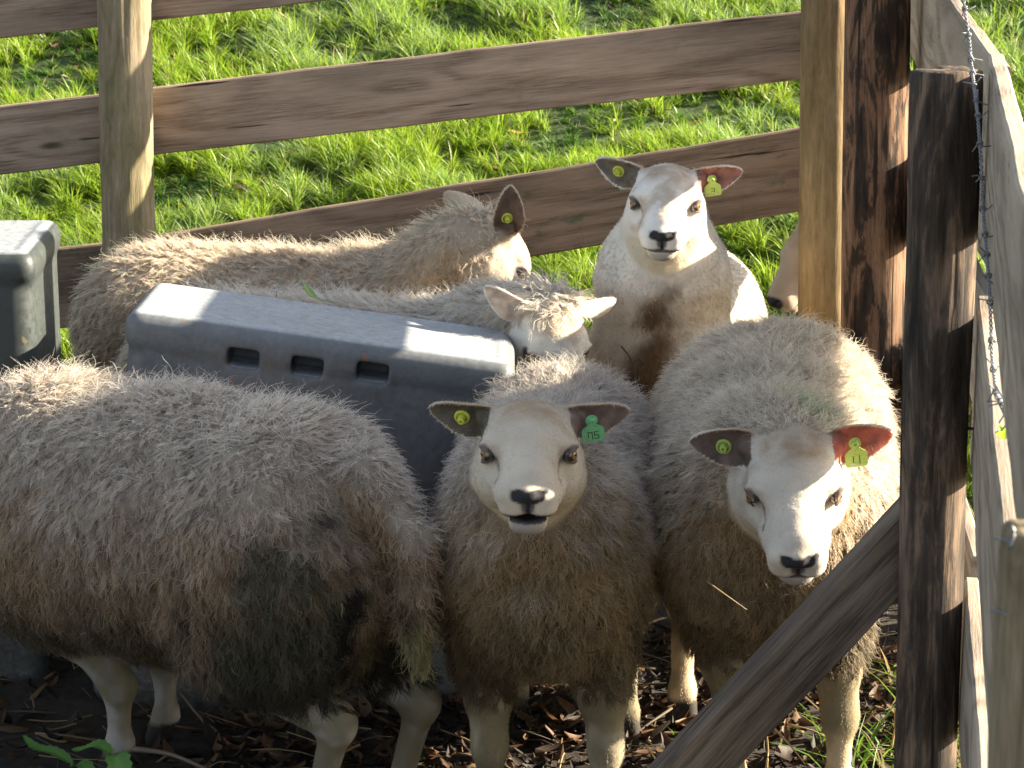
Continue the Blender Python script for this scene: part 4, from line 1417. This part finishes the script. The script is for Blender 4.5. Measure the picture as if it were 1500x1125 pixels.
    a, b, c = strands_from(p, n, comb, L, np.full(G2, 0.75), 1, 0.001, 0, 0.14, 0.00045, wool_colour(p, n) * 1.25, 0)
    out_p.append(a); out_r.append(b); out_c.append(np.clip(c, 0, 0.8))
    # bits of straw and mud caught in the wool
    if not shorn:
        G3 = 90
        p, n = sample(V, F, Nn, area, fw_ ** 4, G3)
        g = rng.normal(size=(G3, 3)); comb = nrm(g - n * (g * n).sum(1)[:, None])
        bits = np.array([(0.34, 0.25, 0.13), (0.05, 0.04, 0.03), (0.16, 0.11, 0.06)])[rng.integers(0, 3, G3)]
        a, b, c = strands_from(p + n * wool * 0.45, n, comb, 0.012 + 0.022 * rng.random(G3), np.full(G3, 0.25), 1, 0.001, 0, 0.03, 0.0011, bits, 0)
        out_p.append(a); out_r.append(b); out_c.append(c)
    # short hair on face, ears and legs
    fs_ = skinm[F].mean(1)
    hcl = ((V - ho) @ Rh / hs)
    bare = np.zeros(len(V))
    for e in (1, -1):
        d = np.sqrt(((hcl[:, 0] - 0.184) / 1.5) ** 2 + ((hcl[:, 1] - 0.013 * e) / 1.15) ** 2 + ((hcl[:, 2] + 0.0265) / 0.78) ** 2)
        bare = np.maximum(bare, sstep(0.022, 0.018, d))
        d = np.sqrt(((hcl[:, 0] - 0.052) / 1.35) ** 2 + (hcl[:, 1] - 0.068 * e) ** 2 + hcl[:, 2] ** 2)
        bare = np.maximum(bare, sstep(0.0215, 0.018, d))
    bare = np.maximum(bare, np.clip(inner_m, 0, 1) * 0.75)
    bare = np.maximum(bare, sstep(0.006, 0.003, np.abs(hcl[:, 2] + 0.064)) * sstep(0.12, 0.14, hcl[:, 0]))
    bare = np.maximum(bare, sstep(0.05, 0.04, V[:, 2] / s))
    w_ = fs_ * (1 - bare[F].mean(1)) * np.where(leg_m[F].mean(1) > 0.5, 0.45, 1.0)
    p, n = sample(V, F, Nn, area, w_ + 1e-9, fuzz)
    hh, fm, em, im, lm = regions(p)
    bk = np.where((lm > 0.5)[:, None], np.array([0, 0, -1.0]), Rh @ np.array([-0.55, 0, -0.45]))
    up_ = Rh @ np.array([0.3, 0, 1.0])
    g = bk + rng.normal(size=(fuzz, 3)) * 0.25
    comb = nrm(g - n * (g * n).sum(1)[:, None])
    L = np.full(fuzz, 0.0062) * (0.7 + 0.6 * rng.random(fuzz)) * np.where(lm > 0.5, 1.3, 1.0)
    L = np.where(hh[:, 0] > 0.12, L * 0.6, L) 
    L = np.where((em > 0.5), L * 0.9, L)
    L = L * (1 + 1.2 * sstep(-0.01, -0.05, hh[:, 0]) * (em < 0.5) * (lm < 0.5))
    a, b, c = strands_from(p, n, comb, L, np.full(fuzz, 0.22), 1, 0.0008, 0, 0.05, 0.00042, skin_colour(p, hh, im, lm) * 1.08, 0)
    out_p.append(a); out_r.append(b); out_c.append(np.clip(c, 0, 0.85))
    fo = curves_obj('fleece', np.concatenate(out_p), np.concatenate(out_r), np.clip(np.concatenate(out_c), 0.004, 0.85), M_WOOL, root)
    fo['kind'] = 'stuff'
    # ------------------------------------------------ ear tags
    for (side, kind, mat, along, digits) in tags:
        Re, be = EF[0 if side == 'L' else 1]
        if kind == 'button':
            R3 = Re.copy(); c0 = be + Re @ (np.array([along, 0.002, ear_mid(along, 0.0) + 0.003]) * hs)
            R3 = np.stack([Re[:, 0], Re[:, 1], Re[:, 2]], 1)
            M = Matrix(R3 * 1.0).to_4x4(); M.translation = Vector(c0)
        else:
            sgn = -1 if kind == 'backflag' else 1
            c0 = be + Re @ (np.array([along, 0.002, ear_mid(along, 0.0) + 0.016 * sgn]) * hs)
            zv = Re[:, 2] * sgn; dn = np.array([0, 0, -1.0]) + 0.15 * Re[:, 0]
            yv = -(nrm(dn - zv * (dn @ zv))); xv = np.cross(yv, zv)
            M = Matrix(np.stack([xv, yv, zv], 1)).to_4x4(); M.translation = Vector(c0)
        tag_mesh(kind, mat, root, M, digits)
    return root

GRP = 'sheep crowded in the pen'
def hpos(u, v, D): return P(u, v, D)

EARS_UP = [((-0.30, 0.95, 0.18), (0.85, 0.30, -0.30))] * 2
# 1 rear view at the left
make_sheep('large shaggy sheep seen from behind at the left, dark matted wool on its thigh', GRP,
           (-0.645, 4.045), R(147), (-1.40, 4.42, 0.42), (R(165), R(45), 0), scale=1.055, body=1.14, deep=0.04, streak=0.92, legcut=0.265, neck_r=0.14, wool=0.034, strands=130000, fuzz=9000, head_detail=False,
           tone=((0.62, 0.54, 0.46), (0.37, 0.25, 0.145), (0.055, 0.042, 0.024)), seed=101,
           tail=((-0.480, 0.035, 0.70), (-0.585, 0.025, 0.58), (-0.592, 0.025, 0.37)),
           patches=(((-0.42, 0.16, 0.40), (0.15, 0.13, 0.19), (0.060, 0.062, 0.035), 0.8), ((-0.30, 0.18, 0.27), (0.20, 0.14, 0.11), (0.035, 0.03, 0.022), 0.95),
                    ((-0.59, 0.025, 0.38), (0.10, 0.05, 0.08), (0.32, 0.29, 0.13), 0.7), ((-0.47, 0.100, 0.44), (0.09, 0.028, 0.20), (0.015, 0.013, 0.010), 0.95),  # second patch paints the crease shade beside the tail near black
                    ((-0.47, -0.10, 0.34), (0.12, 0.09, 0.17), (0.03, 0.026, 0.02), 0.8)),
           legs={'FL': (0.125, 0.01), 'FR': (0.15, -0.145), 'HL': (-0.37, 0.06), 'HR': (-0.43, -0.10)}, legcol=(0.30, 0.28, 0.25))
# 2 middle, facing the camera
make_sheep('sheep in the middle facing the viewer, muzzle raised, mouth slightly open', GRP,
           (0.075, 4.08), R(-95.5), hpos(775, 650, 3.62), (R(-91), R(3), 0), body=1.02, neck_r=0.135, fuzz=42000, mouth=0.65, hs=1.03, strands=130000,
           tone=((0.50, 0.44, 0.38), (0.37, 0.255, 0.135), (0.060, 0.042, 0.023)), seed=202, ears=[((-0.12, 0.97, 0.04), (0.85, 0.10, -0.25)), ((-0.12, 0.97, 0.06), (0.85, 0.10, -0.30))],
           tags=(('R', 'button', M_TAG_Y, 0.050, ''), ('L', 'flag', M_TAG_G, 0.040, '05')), earcol=((0.20, 0.14, 0.13), (0.09, 0.075, 0.055)), face=(0.60, 0.53, 0.43),
           patches=(((0.30, 0.0, 0.40), (0.12, 0.12, 0.12), (0.26, 0.18, 0.10), 0.5),),
           legs={'FL': (0.26, 0.12), 'FR': (0.27, -0.09), 'HL': (-0.22, 0.135), 'HR': (-0.32, -0.10)}, legcol=(0.34, 0.29, 0.20))
# 3 right
make_sheep('sheep on the right behind the slanting brace, white face turned down, inner ear painted red for sun glow', GRP,
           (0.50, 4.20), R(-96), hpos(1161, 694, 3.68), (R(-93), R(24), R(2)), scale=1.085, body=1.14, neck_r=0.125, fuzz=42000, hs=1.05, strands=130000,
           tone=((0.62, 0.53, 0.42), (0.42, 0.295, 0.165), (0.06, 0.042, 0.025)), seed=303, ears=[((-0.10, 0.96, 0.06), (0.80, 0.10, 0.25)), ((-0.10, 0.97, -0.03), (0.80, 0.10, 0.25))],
           tags=(('R', 'button', M_TAG_L, 0.050, ''), ('L', 'flag', M_TAG_L, 0.040, '11')), earcol=((0.42, 0.09, 0.06), (0.13, 0.085, 0.07)),  # strong red of the left ear paints in sun glowing through it
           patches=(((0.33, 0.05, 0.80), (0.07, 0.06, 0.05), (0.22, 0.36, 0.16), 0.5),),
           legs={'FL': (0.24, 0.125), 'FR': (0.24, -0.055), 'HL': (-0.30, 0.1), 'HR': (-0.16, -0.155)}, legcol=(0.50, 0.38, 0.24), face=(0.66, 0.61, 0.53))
# 4 shorn white sheep at the back
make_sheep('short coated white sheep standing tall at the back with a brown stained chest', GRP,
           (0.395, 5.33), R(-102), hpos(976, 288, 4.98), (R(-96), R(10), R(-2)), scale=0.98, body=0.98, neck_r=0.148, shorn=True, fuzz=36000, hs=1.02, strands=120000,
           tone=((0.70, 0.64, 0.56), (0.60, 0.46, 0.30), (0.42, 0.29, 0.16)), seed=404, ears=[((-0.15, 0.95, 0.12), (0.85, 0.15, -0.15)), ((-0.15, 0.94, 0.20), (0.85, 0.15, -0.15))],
           tags=(('R', 'button', M_TAG_Y, 0.050, ''), ('L', 'flag', M_TAG_L, 0.036, '3')), earcol=((0.30, 0.11, 0.09), (0.13, 0.10, 0.07)),  # redder left ear colour stands in for sunlight passing through
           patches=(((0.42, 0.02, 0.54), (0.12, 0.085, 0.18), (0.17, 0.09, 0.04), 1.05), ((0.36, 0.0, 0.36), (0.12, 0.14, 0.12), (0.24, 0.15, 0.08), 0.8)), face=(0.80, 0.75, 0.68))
# 5 back left, looking away
make_sheep('sheep along the rails at the back left, head turned away, ears pointing up', GRP,
           (-0.58, 5.42), R(6), hpos(722, 368, 5.34), (R(26), R(52), R(0)), body=1.0, fuzz=30000, hs=1.13, neck_r=0.10, wl=-0.035,
           tone=((0.68, 0.56, 0.43), (0.50, 0.38, 0.26), (0.15, 0.11, 0.07)), seed=505, ears=[((-0.74, 0.12, 0.68), (-0.1, 0.95, 0.1), 1), ((0.10, -0.30, 0.95), (0.15, -1.0, -0.2), 1)],
           tags=(('R', 'button', M_TAG_Y, 0.036, ''), ('L', 'backflag', M_TAG_G, 0.055, '05')), earcol=(0.13, 0.075, 0.05), face=(0.52, 0.44, 0.34))
# 6 behind the trough
make_sheep('woolly white sheep behind the grey trough with its head lowered over the end', GRP,
           (-0.42, 5.02), R(-3), hpos(806, 486, 4.78), (R(-62), R(50), R(0)), scale=0.97, body=0.98, fuzz=34000, hs=1.0, wool=0.042, neck_r=0.115,
           tone=((0.76, 0.68, 0.58), (0.60, 0.49, 0.36), (0.14, 0.10, 0.07)), seed=606, ears=[((-0.05, 0.97, -0.12), (0.5, 0.10, -0.9)), ((-0.55, 0.80, 0.10), (0.6, 0.50, 0.2))],
           tags=(), earcol=(0.50, 0.40, 0.32), face=(0.74, 0.70, 0.62), wl=-0.02, poll=0.5)
# 7, 8 outside the pen
make_sheep('sheep peering from behind the tan corner post, only its dark nose and forehead showing', 'sheep outside the pen',
           (1.07, 6.38), R(245), hpos(1190, 364, 6.02), (R(208), R(40), R(0)), scale=0.82, ears=[((0.85, 0.35, -0.1), (0.1, -0.2, -0.9), 1), ((0.85, 0.45, -0.1), (0.1, 0.2, -0.9), 1)], strands=24000, fuzz=16000, head_detail=True, hs=1.0,
           tone=((0.50, 0.36, 0.25), (0.42, 0.27, 0.17), (0.10, 0.07, 0.05)), seed=707, nk=1.7, face=(0.50, 0.39, 0.30), earcol=(0.4, 0.2, 0.14))
make_sheep('reddish brown sheep outside the grey side boards, glimpsed through their gaps', 'sheep outside the pen',
           (1.30, 5.24), R(86), (1.40, 5.78, 0.42), (R(75), R(55), 0), strands=36000, fuzz=6000, head_detail=False, body=0.95,
           tone=((0.42, 0.29, 0.20), (0.38, 0.23, 0.14), (0.05, 0.035, 0.025)), seed=808, face=(0.55, 0.42, 0.3))


# ---------------------------------------------------------------- small things
def leaf_blade(name, pts, widths, col, label, cat, mat=M_LEAFG, serr=0.0, fold=0.25, parent=None):
    """leaf along a centre line; widths per point; folded along the midrib, optionally toothed"""
    pts = [Vector(p) for p in pts]
    n = len(pts)
    org = pts[0].copy()
    V, F, Cc = [], [], []
    col = np.array(col)
    for i, p in enumerate(pts):
        d = (pts[min(i + 1, n - 1)] - pts[max(i - 1, 0)]).normalized()
        side = d.cross(Vector((0, 0, 1)))
        if side.length < 0.1: side = Vector((1, 0, 0))
        side.normalize(); up = side.cross(d)
        w = widths[i] * (1 + serr * (1 if i % 2 else -1))
        for j in (-1, -0.5, 0, 0.5, 1):
            V.append(p - org + side * (w * j) + up * (w * fold * abs(j)))
            Cc.append(col * (1.25 if j == 0 else 0.9 + 0.2 * random.random()))
    for i in range(n - 1):
        for j in range(4):
            a = i * 5 + j
            F.append((a, a + 1, a + 6, a + 5))
    m = len(V)                                         # underside gives the blade a thickness
    V += [v - Vector((0, 0, 0.0006)) for v in V]; Cc += Cc
    F += [tuple(reversed([q + m for q in f])) for f in F[:(n - 1) * 4]]
    o = mesh_obj(name, [tuple(v) for v in V], F, mat, parent, True, np.clip(np.array(Cc), 0, 1))
    if parent is None:
        o.location = org
        tag(o, label, cat)
    return o

def curve_pts(ctrl, n):
    ctrl = [Vector(c) for c in ctrl]
    out = []
    for i in range(n):
        t = i / (n - 1) * (len(ctrl) - 1); k = min(int(t), len(ctrl) - 2); f = t - k
        p0, p1, p2, p3 = ctrl[max(k - 1, 0)], ctrl[k], ctrl[k + 1], ctrl[min(k + 2, len(ctrl) - 1)]
        out.append(0.5 * ((2 * p1) + (p2 - p0) * f + (2 * p0 - 5 * p1 + 4 * p2 - p3) * f * f + (3 * p1 - p0 - 3 * p2 + p3) * f ** 3))
    return out
# willow leaf on the grey trough
lf = curve_pts([P(436, 402, 4.60), P(449, 423, 4.60), P(464, 438, 4.58), P(497, 444, 4.60)], 15)
leaf_blade('willow_leaf', lf, [0.001 + 0.0085 * math.sin(math.pi * i / 14) ** 0.7 for i in range(15)], (0.26, 0.38, 0.12), 'long pale green leaf lying bent on top of the grey trough', 'leaf')
# small lime leaf caught on the wire
lf = curve_pts([P(1462, 622, 2.36), P(1467, 632, 2.36), P(1470, 643, 2.35)], 9)
leaf_blade('small_leaf', lf, [0.001 + 0.0075 * math.sin(math.pi * i / 8) ** 0.5 for i in range(9)], (0.42, 0.60, 0.04), 'small bright lime leaf caught on the barbed wire', 'leaf')
# nettles at the lower left
def nettle(base, leaves, label, h):
    root = empty('nettle', base)
    tag(root, label, 'nettle', None)
    st = [Vector((0, 0, -0.01)), Vector((0.004, 0.003, h * 0.5)), Vector((0.0, 0.0, h))]
    V, F = tube(curve_pts(st, 7), 0.0022, 6)
    mesh_obj('stem', V, F, M_STRAW, root, True, np.tile((0.14, 0.17, 0.06), (len(V), 1)))
    for (z, az, l, droop, w) in leaves:
        d = Vector((math.cos(az), math.sin(az), 0))
        c = curve_pts([Vector((0, 0, z)), Vector((0, 0, z)) + d * l * 0.35 + Vector((0, 0, 0.012)), Vector((0, 0, z)) + d * l * 0.75 + Vector((0, 0, -droop * 0.4)), Vector((0, 0, z)) + d * l + Vector((0, 0, -droop))], 19)
        ws = [0.0015 + w * (math.sin(math.pi * min(1, (i / 18) ** 0.75)) ** 0.8) for i in range(19)]
        o = leaf_blade('leaf', [p for p in c], ws, (0.10, 0.23, 0.05), None, None, serr=0.10, parent=root)
        o.location = c[0]
nb = P(165, 1128, 3.62); g0 = float(gz(nb.x, nb.y))
nettle((nb.x, nb.y, g0), [(nb.z - g0 + 0.03, R(165), 0.075, 0.0, 0.017), (nb.z - g0 + 0.02, R(-60), 0.06, 0.05, 0.020), (nb.z - g0, R(30), 0.05, 0.04, 0.016), (nb.z - g0 - 0.05, R(200), 0.09, 0.02, 0.018)], 'young nettle with toothed green leaves before the left white leg', nb.z - g0 + 0.03)
nb = P(105, 1118, 3.70); g0 = float(gz(nb.x, nb.y))
nettle((nb.x, nb.y, g0), [(nb.z - g0, R(150), 0.11, -0.03, 0.013), (nb.z - g0 - 0.01, R(-30), 0.07, 0.05, 0.015), (nb.z - g0 - 0.06, R(240), 0.07, 0.03, 0.016)], 'straggling nettle with a long leaf at the lower left corner', nb.z - g0)

# straw caught on the chest of the right sheep, twig before the pale one
def stalk(name, ctrl, r, col, label, cat):
    pts = curve_pts(ctrl, 12); org = pts[0].copy()
    V, F = tube([p - org for p in pts], [r * (1 - 0.5 * i / 11) for i in range(12)], 6)
    o = mesh_obj(name, V, F, M_STRAW, None, True, np.tile(col, (len(V), 1)))
    o.location = org
    return tag(o, label, cat)
stalk('straw', [P(1036, 852, 3.66), P(1064, 872, 3.65), P(1094, 893, 3.66)], 0.0013, (0.36, 0.26, 0.13), 'thin straw caught in the chest wool of the right sheep', 'straw')
stalk('twig', [P(910, 507, 4.70), P(925, 528, 4.70), P(932, 556, 4.69), P(934, 585, 4.70)], 0.0022, (0.06, 0.045, 0.03), 'bare dark twig standing before the short coated white sheep', 'twig')
stalk('stick', [P(195, 1097, 3.98), P(250, 1105, 3.96), P(310, 1130, 3.90)], 0.006, (0.16, 0.12, 0.09), 'grey brown stick lying on the mud under the left sheep', 'stick')
for k, (u0, v0, u1, v1, D) in enumerate(((1123, 1125, 1123, 1073, 3.95), (1131, 1064, 1180, 1120, 3.92), (945, 1090, 975, 1140, 3.85), (1306, 1095, 1311, 1038, 4.0))):
    lb = ['upright broken straw stalk under the brace, left of the white leg', 'slanting pale straw stalk beneath the brace', 'short golden straw stalk leaning by the foot of the brace', 'upright reddish stalk in the weeds beside the black post'][k]
    stalk('straw', [P(u0, v0, D), P((u0 + u1) / 2 + 2, (v0 + v1) / 2, D), P(u1, v1, D)], 0.0026, (0.42, 0.28, 0.13), lb, 'straw')
